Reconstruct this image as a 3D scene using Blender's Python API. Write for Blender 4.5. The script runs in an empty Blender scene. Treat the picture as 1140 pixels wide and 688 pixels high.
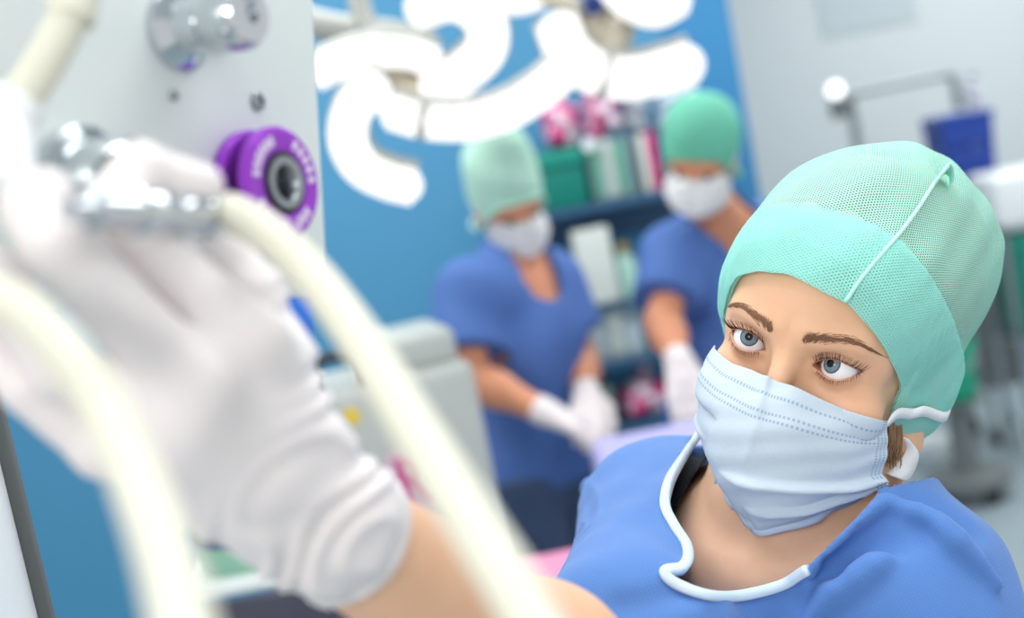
import bpy, bmesh, math, random
import numpy as np
from mathutils import Vector, Matrix
random.seed(7); RNG = np.random.default_rng(11)
SC = bpy.context.scene
COL = SC.collection
PI = math.pi

# ------------------------------------------------------------------ camera
FPX = 1583.33
CAM_H, PITCH, ROLL = 1.70, math.radians(7.2), math.radians(11.0)
_F = np.array([0, math.cos(PITCH), -math.sin(PITCH)])
_R0 = np.array([1.0, 0, 0]); _U0 = np.array([0, math.sin(PITCH), math.cos(PITCH)])
_CX = math.cos(ROLL)*_R0 - math.sin(ROLL)*_U0
_CY = math.sin(ROLL)*_R0 + math.cos(ROLL)*_U0
CAM = np.array([0, 0, CAM_H])
C2W = np.stack([_CX, -_CY, _F], 1)          # camera (right, down, forward) -> world

def at(px, py, z):
    """world point seen at a pixel of the 1140x688 frame at depth z"""
    return CAM + C2W @ np.array([(px-570)/FPX*z, (py-344)/FPX*z, z])
def project(Pw):
    c = (np.asarray(Pw) - CAM) @ C2W
    return 570+FPX*c[..., 0]/c[..., 2], 344+FPX*c[..., 1]/c[..., 2], c[..., 2]
def pixray(px, py):
    d = C2W @ np.array([(px-570)/FPX, (py-344)/FPX, 1.0])
    return d/np.linalg.norm(d)
def plane_hit(px, py, y=None, z=None, x=None):
    d = pixray(px, py)
    if y is not None: t = (y-CAM[1])/d[1]
    elif z is not None: t = (z-CAM[2])/d[2]
    else: t = (x-CAM[0])/d[0]
    return CAM + d*t

cd = bpy.data.cameras.new('camera'); cam = bpy.data.objects.new('camera', cd); COL.objects.link(cam)
cd.sensor_width = 36; cd.lens = 50; cd.clip_start = 0.02
m = Matrix.Identity(4)
for i in range(3):
    m[i][0] = _CX[i]; m[i][1] = _CY[i]; m[i][2] = -_F[i]; m[i][3] = CAM[i]
cam.matrix_world = m
SC.camera = cam
cd.dof.use_dof = True; cd.dof.focus_distance = 0.93; cd.dof.aperture_fstop = 3.6

# ------------------------------------------------------------------ objects
def tag(o, label=None, cat=None, group=None, kind=None):
    if label: o['label'] = label
    if cat: o['category'] = cat
    if group: o['group'] = group
    if kind: o['kind'] = kind
    return o
def empty(name, loc, label, cat, group=None):
    o = bpy.data.objects.new(name, None); COL.objects.link(o)
    o.location = Vector([float(v) for v in loc]); o.empty_display_size = .05
    return tag(o, label, cat, group)
def wloc(o):
    v = Vector((0, 0, 0))
    while o is not None:
        v = v + o.location; o = o.parent
    return v
def link(name, verts, faces, mat, parent=None, loc=None, smooth=True, uv=None):
    """one mesh object from world-space vertices; origin at loc (or the parent's)"""
    base = np.array(loc if loc is not None else (wloc(parent) if parent else (0, 0, 0)), float)
    me = bpy.data.meshes.new(name)
    v = np.asarray(verts, float) - base
    me.from_pydata(v.tolist(), [], [list(map(int, f)) for f in faces])
    me.update()
    if smooth: me.polygons.foreach_set('use_smooth', [True]*len(me.polygons))
    if uv is not None:
        l = me.uv_layers.new(name='UVMap')
        li = np.zeros(len(me.loops), np.int32); me.loops.foreach_get('vertex_index', li)
        l.data.foreach_set('uv', np.asarray(uv, np.float32)[li].ravel())
    if mat: me.materials.append(mat)
    o = bpy.data.objects.new(name, me); COL.objects.link(o)
    if parent:
        o.parent = parent; o.location = Vector(base.tolist()) - wloc(parent)
    else: o.location = Vector(base.tolist())
    return o

class MB:
    """collects shapes (world space) for one mesh"""
    def __init__(s): s.v = []; s.f = []; s.n = 0
    def add(s, v, f):
        v = np.asarray(v, float)
        s.v.append(v); s.f += [[i+s.n for i in q] for q in f]; s.n += len(v); return s
    def box(s, c, hx, hy, hz, ax=None, bev=0.0):
        """rounded box; half sizes; ax = 3 axis vectors"""
        bm = bmesh.new(); bmesh.ops.create_cube(bm, size=2)
        for v in bm.verts: v.co = Vector((v.co.x*hx, v.co.y*hy, v.co.z*hz))
        if bev > 0: bmesh.ops.bevel(bm, geom=bm.edges[:], offset=bev, segments=3, profile=.5, affect='EDGES')
        bm.verts.index_update()
        V = np.array([v.co[:] for v in bm.verts]); Fc = [[v.index for v in f.verts] for f in bm.faces]; bm.free()
        if ax is not None: V = V @ np.array(ax)
        return s.add(V+np.asarray(c), Fc)
    def tube(s, pts, r, n=16, caps=True, flat=1.0, up=None):
        pts = np.asarray(pts, float); m = len(pts)
        r = np.broadcast_to(np.asarray(r, float), (m,))
        T = np.gradient(pts, axis=0); T /= np.linalg.norm(T, axis=1)[:, None]+1e-12
        a = np.array(up if up is not None else [0, 0, 1.0], float)
        if abs(T[0]@a)/np.linalg.norm(a) > .95: a = np.array([1.0, .1, 0])
        V = []; N = a - T[0]*(a@T[0]); N /= np.linalg.norm(N)
        ang = np.arange(n)*2*PI/n
        for i in range(m):
            N = N - T[i]*(N@T[i]); N /= np.linalg.norm(N); B = np.cross(T[i], N)
            V.append(pts[i] + r[i]*(np.cos(ang)[:, None]*N*flat + np.sin(ang)[:, None]*B))
        V = np.concatenate(V); Fc = []
        for i in range(m-1):
            for k in range(n):
                Fc.append([i*n+k, i*n+(k+1) % n, (i+1)*n+(k+1) % n, (i+1)*n+k])
        if caps: Fc += [list(range(n))[::-1], [(m-1)*n+k for k in range(n)]]
        return s.add(V, Fc)
    def lathe(s, c, axis, prof, n=40):
        """prof: list of (radius, height along axis)"""
        ax = np.asarray(axis, float); ax /= np.linalg.norm(ax)
        a = np.array([0, 0, 1.0]) if abs(ax[2]) < .9 else np.array([1.0, 0, 0])
        u = np.cross(ax, a); u /= np.linalg.norm(u); w = np.cross(ax, u)
        ang = np.arange(n)*2*PI/n; V = []; Fc = []
        for r, h in prof: V.append(np.asarray(c)+ax*h+max(r, 1e-5)*(np.cos(ang)[:, None]*u+np.sin(ang)[:, None]*w))
        for i in range(len(prof)-1):
            for k in range(n): Fc.append([i*n+k, i*n+(k+1) % n, (i+1)*n+(k+1) % n, (i+1)*n+k])
        return s.add(np.concatenate(V), Fc)
    def build(s, name, mat, parent=None, loc=None, smooth=True, sharp=40):
        o = link(name, np.concatenate(s.v), s.f, mat, parent, loc, smooth)
        if smooth and sharp:
            bm = bmesh.new(); bm.from_mesh(o.data)
            bmesh.ops.recalc_face_normals(bm, faces=bm.faces[:])
            lim = math.radians(sharp)
            for e in bm.edges:
                if len(e.link_faces) == 2 and e.calc_face_angle(0) > lim: e.smooth = False
            bm.to_mesh(o.data); bm.free()
        return o

def spline(pts, n=60):
    """Catmull-Rom through points"""
    p = np.asarray(pts, float); p = np.vstack([2*p[0]-p[1], p, 2*p[-1]-p[-2]])
    k = len(p)-3; out = []
    for i in range(n):
        t = i/(n-1)*k; j = min(int(t), k-1); t -= j
        a, b, c, d = p[j:j+4]
        out.append(.5*((2*b)+(c-a)*t+(2*a-5*b+4*c-d)*t*t+(3*b-a-3*c+d)*t**3))
    return np.array(out)

# ------------------------------------------------------------------ signed distance tools
def smin(a, b, k):
    h = np.clip(.5+.5*(b-a)/k, 0, 1); return b+(a-b)*h-k*h*(1-h)
def smax(a, b, k): return -smin(-a, -b, k)
def ell(P, c, r):
    q = P-np.asarray(c, np.float32); r = np.asarray(r, np.float32)
    k0 = np.linalg.norm(q/r, axis=-1); k1 = np.linalg.norm(q/(r*r), axis=-1)+1e-9
    return k0*(k0-1)/k1
def sph(P, c, r): return np.linalg.norm(P-np.asarray(c, np.float32), axis=-1)-r
def cap(P, a, b, ra, rb=None):
    rb = ra if rb is None else rb
    a = np.asarray(a, np.float32); b = np.asarray(b, np.float32); ab = b-a
    h = np.clip(((P-a) @ ab)/(ab@ab), 0, 1)
    return np.linalg.norm(P-a-h[..., None]*ab, axis=-1)-(ra+(rb-ra)*h)
def boxd(P, c, h, ax, r=0.0):
    q = np.abs((P-np.asarray(c, np.float32)) @ np.asarray(ax, np.float32).T)-(np.asarray(h, np.float32)-r)
    return np.linalg.norm(np.maximum(q, 0), axis=-1)+np.minimum(q.max(-1), 0)-r
def polyline_d(P, pts, r):
    d = None
    r = np.broadcast_to(np.asarray(r, float), (len(pts),))
    for i in range(len(pts)-1):
        c = cap(P, pts[i], pts[i+1], r[i], r[i+1]); d = c if d is None else np.minimum(d, c)
    return d
def polycut(P, poly):
    """signed distance (m) to the cone of sight through a closed pixel outline: <0 inside"""
    x, y, z = project(P); poly = np.asarray(poly, np.float32)
    d = np.full(x.shape, 1e9, np.float32); ins = np.zeros(x.shape, bool); n = len(poly)
    for i in range(n):
        a = poly[i]; b = poly[(i+1) % n]; e = b-a
        wx = x-a[0]; wy = y-a[1]; h = np.clip((wx*e[0]+wy*e[1])/(e@e), 0, 1)
        d = np.minimum(d, (wx-e[0]*h)**2+(wy-e[1]*h)**2)
        c = ((a[1] > y) != (b[1] > y))
        if abs(e[1]) > 1e-9: ins ^= c & (x < e[0]*(y-a[1])/e[1]+a[0])
    return np.where(ins, -1, 1)*np.sqrt(d)*z/FPX
def grad(f, P, e=4e-4):
    g = np.stack([f(P+np.eye(3, dtype=np.float32)[i]*e)-f(P-np.eye(3, dtype=np.float32)[i]*e) for i in range(3)], -1)
    return g/(np.linalg.norm(g, axis=-1, keepdims=True)+1e-9)
def march(f, o, d, tmax=2.0, n=160, k=.6):
    """first hit of rays (o,d)"""
    o = np.atleast_2d(np.asarray(o, float)); d = np.atleast_2d(np.asarray(d, float))
    t = np.zeros(max(len(o), len(d)))
    for _ in range(n): t = np.clip(t+k*f((o+d*t[:, None]).astype(np.float32)), 0, tmax)
    return o+d*t[:, None]
def pix_march(f, pix, t0=.3):
    d = np.array([pixray(*p) for p in pix]); return march(f, CAM+d*t0, d)

def surfnet(f, lo, hi, h, newton=1):
    lo = np.asarray(lo, float); hi = np.asarray(hi, float)
    n = np.ceil((hi-lo)/h).astype(int)+1
    A = np.full(n, 1.0, np.float32); B = 20
    for i in range(0, n[0], B):
        for j in range(0, n[1], B):
            # test whole columns of blocks at once
            ks = np.arange(0, n[2], B)
            c = np.stack([np.full(len(ks), lo[0]+(i+B/2)*h), np.full(len(ks), lo[1]+(j+B/2)*h), lo[2]+(ks+B/2)*h], 1).astype(np.float32)
            dc = f(c)
            for k, dd in zip(ks, dc):
                sl = (slice(i, min(i+B, n[0])), slice(j, min(j+B, n[1])), slice(k, min(k+B, n[2])))
                if abs(dd) > B*h*.87*1.6+.004: A[sl] = np.sign(dd); continue
                g = np.stack(np.meshgrid(lo[0]+np.arange(sl[0].start, sl[0].stop)*h, lo[1]+np.arange(sl[1].start, sl[1].stop)*h,
                                         lo[2]+np.arange(sl[2].start, sl[2].stop)*h, indexing='ij'), -1).astype(np.float32)
                A[sl] = f(g.reshape(-1, 3)).reshape(g.shape[:3])
    S = A < 0
    cs = np.zeros(n-1, np.int8)
    for dx in (0, 1):
        for dy in (0, 1):
            for dz in (0, 1): cs += S[dx:n[0]-1+dx, dy:n[1]-1+dy, dz:n[2]-1+dz]
    I = np.argwhere((cs > 0) & (cs < 8))
    if len(I) == 0: return np.zeros((0, 3)), []
    idx = np.full(n-1, -1, np.int32); idx[tuple(I.T)] = np.arange(len(I))
    acc = np.zeros((len(I), 3)); cnt = np.zeros(len(I))
    offs = [(a, b, c) for a in (0, 1) for b in (0, 1) for c in (0, 1)]
    for o1 in offs:
        for ax in range(3):
            if o1[ax]: continue
            o2 = list(o1); o2[ax] = 1
            va = A[I[:, 0]+o1[0], I[:, 1]+o1[1], I[:, 2]+o1[2]]; vb = A[I[:, 0]+o2[0], I[:, 1]+o2[1], I[:, 2]+o2[2]]
            mk = (va < 0) != (vb < 0)
            t = np.where(mk, va/(va-vb+1e-20), 0)
            p = np.tile(np.array(o1, float), (len(I), 1)); p[:, ax] += t
            acc[mk] += p[mk]; cnt[mk] += 1
    V = lo+(I+acc/cnt[:, None])*h
    Fc = []
    for ax in range(3):
        u, w = (ax+1) % 3, (ax+2) % 3
        sa = [slice(None)]*3; sb = [slice(None)]*3; sa[ax] = slice(0, -1); sb[ax] = slice(1, None)
        E = np.argwhere(S[tuple(sa)] != S[tuple(sb)])
        E = E[(E[:, u] > 0) & (E[:, w] > 0) & (E[:, u] < n[u]-1) & (E[:, w] < n[w]-1)]
        if len(E) == 0: continue
        def cell(du, dw):
            q = E.copy(); q[:, u] += du; q[:, w] += dw; return idx[tuple(q.T)]
        q = np.stack([cell(-1, -1), cell(0, -1), cell(0, 0), cell(-1, 0)], 1)
        fl = ~S[tuple(E.T)]
        q[fl] = q[fl][:, ::-1]
        Fc.append(q[(q >= 0).all(1)])
    Fc = np.concatenate(Fc)
    Vf = V.astype(np.float32)
    for _ in range(newton):
        d = np.concatenate([f(c) for c in np.array_split(Vf, max(1, len(Vf)//60000))])
        g = np.concatenate([grad(f, c, h*.4) for c in np.array_split(Vf, max(1, len(Vf)//60000))])
        Vf = Vf-(np.clip(d, -h*.5, h*.5)[:, None]*g).astype(np.float32)
    return Vf.astype(float), Fc
def lap(V, Fc, it=1, w=.5):
    Fc = np.asarray(Fc); V = V.copy()
    for _ in range(it):
        s = np.zeros_like(V); c = np.zeros(len(V))
        for k in range(4):
            a = Fc[:, k]; b = Fc[:, (k+1) % 4]
            np.add.at(s, a, V[b]); np.add.at(c, a, 1); np.add.at(s, b, V[a]); np.add.at(c, b, 1)
        V = V*(1-w)+w*s/np.maximum(c, 1)[:, None]
    return V
def sdf_obj(name, f, lo, hi, h, mat, parent=None, loc=None, smooth_it=0, newton=1):
    V, Fc = surfnet(f, lo, hi, h, newton)
    if smooth_it: V = lap(V, Fc, smooth_it)
    return link(name, V, Fc, mat, parent, loc)

# ------------------------------------------------------------------ materials
def lin(c):
    c = [x/255 for x in c]; return tuple(x/12.92 if x <= .04045 else ((x+.055)/1.055)**2.4 for x in c)
class NT:
    def __init__(s, name):
        s.m = bpy.data.materials.new(name); s.m.use_nodes = True; s.t = s.m.node_tree; s.n = s.t.nodes
        s.b = s.n['Principled BSDF']; s.out = s.n['Material Output']
    def node(s, t, **k):
        x = s.n.new(t)
        for a, v in k.items():
            if a.startswith('i_'): x.inputs[a[2:].replace('_', ' ')].default_value = v
            else: setattr(x, a, v)
        return x
    def ln(s, a, b): s.t.links.new(a, b)
    def math(s, op, a, b=None, c=None):
        x = s.n.new('ShaderNodeMath'); x.operation = op
        for i, v in enumerate((a, b, c)):
            if v is None: continue
            if isinstance(v, (int, float)): x.inputs[i].default_value = v
            else: s.ln(v, x.inputs[i])
        return x.outputs[0]
    def mix(s, fac, a, b):
        x = s.n.new('ShaderNodeMix'); x.data_type = 'RGBA'
        for i, v in ((0, fac), (6, a), (7, b)):
            if isinstance(v, (int, float)): x.inputs[i].default_value = v
            elif isinstance(v, tuple): x.inputs[i].default_value = (*v, 1) if len(v) == 3 else v
            else: s.ln(v, x.inputs[i])
        return x.outputs[2]
    def noise(s, scale, detail=3, coord='Object', rough=.5):
        tc = s.node('ShaderNodeTexCoord'); n = s.node('ShaderNodeTexNoise')
        n.inputs['Scale'].default_value = scale; n.inputs['Detail'].default_value = detail; n.inputs['Roughness'].default_value = rough
        s.ln(tc.outputs[coord], n.inputs['Vector']); return n.outputs['Fac']
    def bump(s, h, strength=.3, dist=.002):
        b = s.node('ShaderNodeBump'); b.inputs['Strength'].default_value = strength; b.inputs['Distance'].default_value = dist
        s.ln(h, b.inputs['Height']); s.ln(b.outputs[0], s.b.inputs['Normal']); return b
def mat(name, rgb, rough=.5, metal=0, var=.06, vscale=8, bump=0, bscale=60, emit=0, coat=0, sss=0, spec=.5, transm=0, alpha=1):
    t = NT(name); c = lin(rgb)
    if var:
        n = t.noise(vscale); lo = tuple(x*(1-var) for x in c); hi = tuple(min(1, x*(1+var)) for x in c)
        t.ln(t.mix(n, lo, hi), t.b.inputs['Base Color'])
    else: t.b.inputs['Base Color'].default_value = (*c, 1)
    t.b.inputs['Roughness'].default_value = rough; t.b.inputs['Metallic'].default_value = metal
    t.b.inputs['Specular IOR Level'].default_value = spec
    if bump: t.bump(t.noise(bscale, 4), bump)
    if emit: t.b.inputs['Emission Color'].default_value = (*c, 1); t.b.inputs['Emission Strength'].default_value = emit
    if coat: t.b.inputs['Coat Weight'].default_value = coat
    if sss:
        t.b.inputs['Subsurface Weight'].default_value = sss
        t.b.inputs['Subsurface Radius'].default_value = (1, .45, .25); t.b.inputs['Subsurface Scale'].default_value = .004
    if transm: t.b.inputs['Transmission Weight'].default_value = transm
    if alpha < 1: t.b.inputs['Alpha'].default_value = alpha
    return t.m
# ================================================================== the nurse in front
HT = np.array([0.18458485, 0.02877627, 0.92958117])
HM = np.array([[0.81863714, -0.55002169, 0.16525549], [0.28406952, 0.13771304, -0.94886228], [-0.499137, -0.82371795, -0.2689814]])
H0 = CAM + C2W @ HT; HR = C2W @ HM                      # head frame: x her left, y forward, z up
def hl(P): return (P-H0.astype(np.float32)) @ HR.astype(np.float32)
def hw(p): return H0+np.asarray(p, float) @ HR.T

EYES = {1: np.array([.0315, -.0015, 0]), -1: np.array([-.0315, -.0015, 0])}
ER = .0122
def almond(u, v):
    """u outward from the eye centre, v up; <0 inside the lid opening"""
    t = np.clip((u+.0003)/.0150, -1.25, 1.25)
    base = -.0016+.0034*(t+1)/2
    s = np.clip(1-np.abs(t)**2.1, -1, 1)
    up = base+.0064*s*(1+.14*-t)-.0001; lw = base-.0058*s*(1+.16*t)
    return np.maximum(v-up, lw-v)*.80
def lid_up(t): return -.0016+.0034*(t+1)/2+.0064*(1-abs(t)**2.1)*(1-.14*t)
def lid_lo(t): return -.0016+.0034*(t+1)/2-.0058*(1-abs(t)**2.1)*(1+.16*t)

def head_l(p):
    """bare head in its own frame"""
    x = np.abs(p[..., 0]); q = p.copy(); q[..., 0] = x
    d = ell(q, (0, -.083, .028), (.0725, .095, .090))
    d = smin(d, ell(q, (0, -.047, .036), (.061, .065, .060)), .02)
    d = smin(d, ell(q, (0, -.047, -.048), (.055, .058, .074)), .02)
    d = smin(d, cap(q, (.047, -.078, -.060), (.017, -.004, -.108), .018, .014), .02)
    d = smin(d, sph(q, (0, .004, -.109), .017), .018)
    d = smin(d, sph(q, (.040, -.013, -.031), .021), .018)
    d = smin(d, ell(q, (0, -.006, -.070), (.028, .023, .026)), .014)
    d = smin(d, cap(q, (.009, .0085, .0165), (.040, -.0015, .0195), .0085, .0085), .012)
    d = smin(d, sph(q, (.045, -.017, .006), .0100), .018)
    # sockets, then lids wrapped over the eyeballs
    d = smax(d, -ell(q, (.0305, .020, -.003), (.0185, .0145, .0120)), .009)
    e = np.array([.0315, -.0015, 0], np.float32)
    d = smin(d, sph(q, e, .0139), .0045)
    d = smin(d, cap(q, (.0175, .003, -.002), (.046, -.0095, .0015), .0035, .0035), .007)
    # nose
    d = smin(d, cap(q, (0, .0105, .004), (0, .0265, -.036), .0072, .0085), .010)
    d = smin(d, sph(q, (0, .0300, -.040), .0088), .008)
    d = smin(d, sph(q, (.0105, .0175, -.043), .0072), .006)
    d = smax(d, -ell(q, (.006, .021, -.050), (.0035, .006, .004)), .003)
    # lips
    d = smin(d, cap(q, (0, .0150, -.066), (.020, .007, -.0695), .0042, .002), .004)
    d = smin(d, cap(q, (0, .0145, -.0745), (.018, .007, -.0705), .0050, .002), .004)
    # crease over the upper lid
    u = q[..., 0]-.0315; v = q[..., 2]
    t = np.clip((u+.0003)/.0150, -1.1, 1.1)
    cr = -.0016+.0034*(t+1)/2+.0064*(1-np.abs(t)**2.1)*(1-.14*t)+.0034
    d = d+.0011*np.exp(-((v-cr)/.0011)**2)*np.clip(1.15-np.abs(t), 0, 1)*(q[..., 1] > -.012)
    # lower lid pouch
    cl = -.0016+.0034*(t+1)/2-.0058*(1-np.abs(t)**2.1)*(1+.16*t)-.0050
    d = d+.0005*np.exp(-((v-cl)/.0014)**2)*np.clip(1.1-np.abs(t), 0, 1)*(q[..., 1] > -.012)
    # opening
    al = almond(u, v)
    inside = np.maximum(al, -(np.linalg.norm(q-e, axis=-1)-.0116))
    inside = np.maximum(inside, -.0025-q[..., 1]+.0)
    d = smax(d, -inside, .0007)
    # ears
    d = smin(d, ell(q, (.070, -.086, -.012), (.0075, .017, .028)), .006)
    return d

# skeleton (world)
SR = at(752, 598, 1.11); SL = at(994, 672, .945)
XB = (SL-SR); XB /= np.linalg.norm(XB)
ZB = np.array([0, 0, 1.0]); ZB = ZB-XB*(ZB@XB); ZB /= np.linalg.norm(ZB)
YB = np.cross(ZB, XB)
if YB @ (CAM-SR) < 0: YB = -YB
MID = (SR+SL)/2
NKA = hw((0, -.088, -.055)); NKB = at(880, 622, 1.025)
ELB = at(690, 800, .79); WRI = at(364, 582, .585)
ELL = at(1068, 900, .90)
WRL = ELL+np.array([-.16, .12, -.16])
hip = MID-np.array([0, 0, .50])+YB*-.03
NROOT = np.array([MID[0], MID[1], 0.0])

HAND = dict(
  index=[at(274, 388, .540), at(126, 236, .514), at(158, 190, .524), at(222, 206, .538)],
  middle=[at(214, 434, .520), at(62, 268, .480), at(38, 232, .485), at(52, 214, .510)],
  ring=[at(192, 484, .525), at(70, 410, .500), at(12, 340, .495), at(4, 300, .515)],
  little=[at(196, 520, .545), at(112, 496, .525), at(32, 428, .515), at(-8, 385, .515)],
  thumb=[at(318, 512, .575), at(306, 402, .578), at(280, 328, .580), at(246, 272, .582)])
HRAD = dict(index=(.0138, .0116, .0098, .0086), middle=(.0140, .0120, .0106, .0094), ring=(.0132, .0116, .0104, .0092),
            little=(.0130, .0112, .0100, .0085), thumb=(.0180, .0150, .0125, .0100))
def hand_d(P):
    d = cap(P, WRI, (HAND['middle'][0]+HAND['ring'][0])/2, .026, .022)
    for k, v in HAND.items():
        if k == 'thumb': continue
        d = smin(d, cap(P, WRI+(v[0]-WRI)*.15, v[0], .020, .0165), .014)
    d = smin(d, cap(P, WRI, HAND['thumb'][0], .022, .018), .012)
    d = smin(d, cap(P, HAND['thumb'][0], (HAND['index'][0]+HAND['thumb'][1])/2, .016, .012), .012)
    f = None
    for k, v in HAND.items():
        r = HRAD[k]; g = None
        for i in range(3):
            c = cap(P, v[i], v[i+1], r[i], r[i+1]); g = c if g is None else smin(g, c, .004)
        f = g if f is None else smin(f, g, .0015)
    return smin(d, f, .010)
def arm_r(P):
    d = cap(P, SR, ELB, .050, .037)
    FA = ELB+(WRI-ELB)*.32
    d = smin(d, cap(P, ELB, FA, .036, .037), .03)
    return smin(d, cap(P, FA, WRI, .037, .0260), .03)
def torso(P):
    c = MID-ZB*.17
    q = (P-c.astype(np.float32)) @ np.stack([XB, YB, ZB], 1).astype(np.float32)
    d = ell(q, (0, 0, 0), (.150, .100, .20))
    d = smin(d, cap(P, SR, SL, .048, .048), .05)
    d = smin(d, cap(P, NKB+(NKA-NKB)*.15, SR, .038, .044), .04)
    d = smin(d, cap(P, NKB+(NKA-NKB)*.06, SL, .036, .046), .04)
    for s in (-1, 1): d = smin(d, sph(q, (s*.065, .075, -.02), .055), .03)
    d = smin(d, cap(P, c-ZB*.05, hip, .11, .13), .08)
    return d
def legs(P):
    d = None
    for s in (-1, 1):
        h = hip+XB*s*.085; f = np.array([h[0], h[1], .09]); k = (h+f)/2
        c = smin(cap(P, h, k, .085, .055), cap(P, k, f, .054, .036), .03)
        c = smin(c, cap(P, f-np.array([0, 0, .05]), f+YB*.16-np.array([0, 0, .058]), .036, .028), .03)
        d = c if d is None else np.minimum(d, c)
    return d
def arm_l(P): return smin(cap(P, SL, ELL, .050, .040), cap(P, ELL, WRL, .040, .028), .03)
def neck(P): return smin(cap(P, NKA, NKB, .052, .054), cap(P, NKB, NKB-ZB*.06, .056, .06), .04)
# little muscle bands at the front of the neck
def upper_body(P):
    d = smin(neck(P), torso(P), .05)
    d = smin(d, cap(P, NKB-ZB*.0, at(825, 665, .985), .05, .05), .05)
    nt = at(822, 634, .955)
    for s in (-1, 1):
        a = hw((s*.060, -.085, -.060)); d = smin(d, cap(P, a, nt+XB*s*.016, .010, .006), .03)
        d = smin(d, cap(P, nt+XB*s*.020-ZB*.004, (SR if s < 0 else SL)+ZB*.035, .008, .010), .03)
    return d
def bare(P):
    h = head_l(hl(P))
    d = smin(h, upper_body(P), .022)
    d = smin(d, arm_r(P), .03); d = smin(d, arm_l(P), .03)
    return np.minimum(d, legs(P))
def head_neck(P): return smin(head_l(hl(P)), upper_body(P), .022)

# ---- skin
def skin_mat():
    t = NT('skin')
    at_ = t.node('ShaderNodeAttribute'); at_.attribute_name = 'tint'
    n = t.noise(55, 4); n2 = t.noise(420, 3)
    base = t.mix(n, lin((229, 179, 143)), lin((238, 193, 158)))
    sep = t.node('ShaderNodeSeparateColor'); t.ln(at_.outputs['Color'], sep.inputs[0])
    base = t.mix(t.math('MULTIPLY', sep.outputs[0], .8), base, lin((214, 128, 116)))       # rosy places
    base = t.mix(t.math('MULTIPLY', sep.outputs[1], .85), base, lin((120, 78, 62)))        # lash line, darkening painted into the lid crease
    base = t.mix(t.math('MULTIPLY', sep.outputs[2], .9), base, lin((190, 96, 92)))         # lips, inner corners
    t.ln(base, t.b.inputs['Base Color'])
    t.b.inputs['Roughness'].default_value = .46; t.b.inputs['Specular IOR Level'].default_value = .35
    t.b.inputs['Subsurface Weight'].default_value = .25
    t.b.inputs['Subsurface Radius'].default_value = (1, .45, .28); t.b.inputs['Subsurface Scale'].default_value = .0035
    t.bump(n2, .12, .0006)
    return t.m
M = {}
M['skin'] = skin_mat()
M['skin_far'] = mat('skin_far', (222, 150, 112), .5, var=.05, sss=.1)

def add_tint(o, base):
    me = o.data; n = len(me.vertices); v = np.zeros(n*3); me.vertices.foreach_get('co', v)
    p = ((v.reshape(-1, 3)+base)-H0) @ HR; x = np.abs(p[:, 0])
    g = lambda d, s: np.exp(-(d/s)**2)
    r = .30*g(np.linalg.norm(p-np.array([0, .030, -.042]), axis=1), .014)
    q = p.copy(); q[:, 0] = x
    r += .22*g(np.linalg.norm(q-np.array([.042, .004, -.034]), axis=1), .022)
    u = x-.0315; w = p[:, 2]; al = almond(u, w); front = (p[:, 1] > -.016)
    lim = np.clip((1.32-np.abs(u/.015))/.25, 0, 1); r += .14*lim*front*np.exp(-np.maximum(al, 0)/.0035)
    lash = lim*front*(w > .0002*0-.0005)*np.exp(-np.abs(al)/.0009)*1.0
    lash += lim*front*(w <= -.0005)*np.exp(-np.abs(al)/.0009)*.30
    t3 = np.clip((u+.0003)/.015, -1.1, 1.1)
    cr = -.0016+.0034*(t3+1)/2+.0064*(1-np.abs(t3)**2.1)*(1-.14*t3)+.0034
    lash += front*.25*np.exp(-((w-cr)/.0010)**2)*np.clip(1.1-np.abs(t3), 0, 1)  # darker tint along the lid crease, kept in the lash channel
    lip = g(np.linalg.norm((q-np.array([.004, .018, -.0705]))*np.array([.55, 1, 1]), axis=1), .0085)
    lip += .35*lim*front*(al < .0004)*(p[:, 1] > -.01)
    c = np.stack([np.clip(r, 0, 1), np.clip(lash, 0, 1), np.clip(lip, 0, 1), np.ones(n)], 1)
    a = me.color_attributes.new('tint', 'FLOAT_COLOR', 'POINT'); a.data.foreach_set('color', c.astype(np.float32).ravel())

# the body: one continuous figure; the head is meshed finer than the rest and welded to it at the neck
def body_mesh():
    f = lambda P: smin(np.minimum(smin(smin(head_neck(P), arm_r(P), .03), arm_l(P), .03), legs(P)), hand_d(P)+.0022, .012)
    hv = [hw((sx*.095, sy, sz)) for sx in (-1, 1) for sy in (-.19, .06) for sz in (-.225, .13)]
    lo = np.min(hv, 0); hi = np.max(hv, 0)
    keep = lambda P: head_l(hl(P))
    V1, F1 = surfnet(head_neck, lo+[0, 0, .0], hi, .0011, 1)
    pts = np.array([SR, SL, ELB, WRI, ELL, WRL, hip]+[q for k in HAND.values() for q in k])
    lo2 = pts.min(0)-.12; hi2 = pts.max(0)+.12; lo2[2] = -.0; hi2[2] = lo[2]+.003
    hi2 = np.maximum(hi2, np.append((hi)[:2], hi2[2]))
    V2, F2 = surfnet(f, [lo2[0], lo2[1], -.004], [hi2[0], hi2[1], max(SR[2], SL[2], pts[:, 2].max())+.13], .0045, 1)
    # drop the coarse faces inside the fine head box
    F2 = np.asarray(F2); c = V2[F2].mean(1)
    inb = np.all((c > lo+.006) & (c < hi-.006), axis=1)
    F2 = F2[~inb]
    return np.concatenate([V1, V2]), np.concatenate([np.asarray(F1), F2+len(V1)])
V, Fc = body_mesh()
nurse = link('person', V, Fc, M['skin'], None, NROOT)
add_tint(nurse, NROOT)
tag(nurse, 'woman in front in mint mesh cap, pale blue mask and gown, reaching up', 'person')

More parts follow.
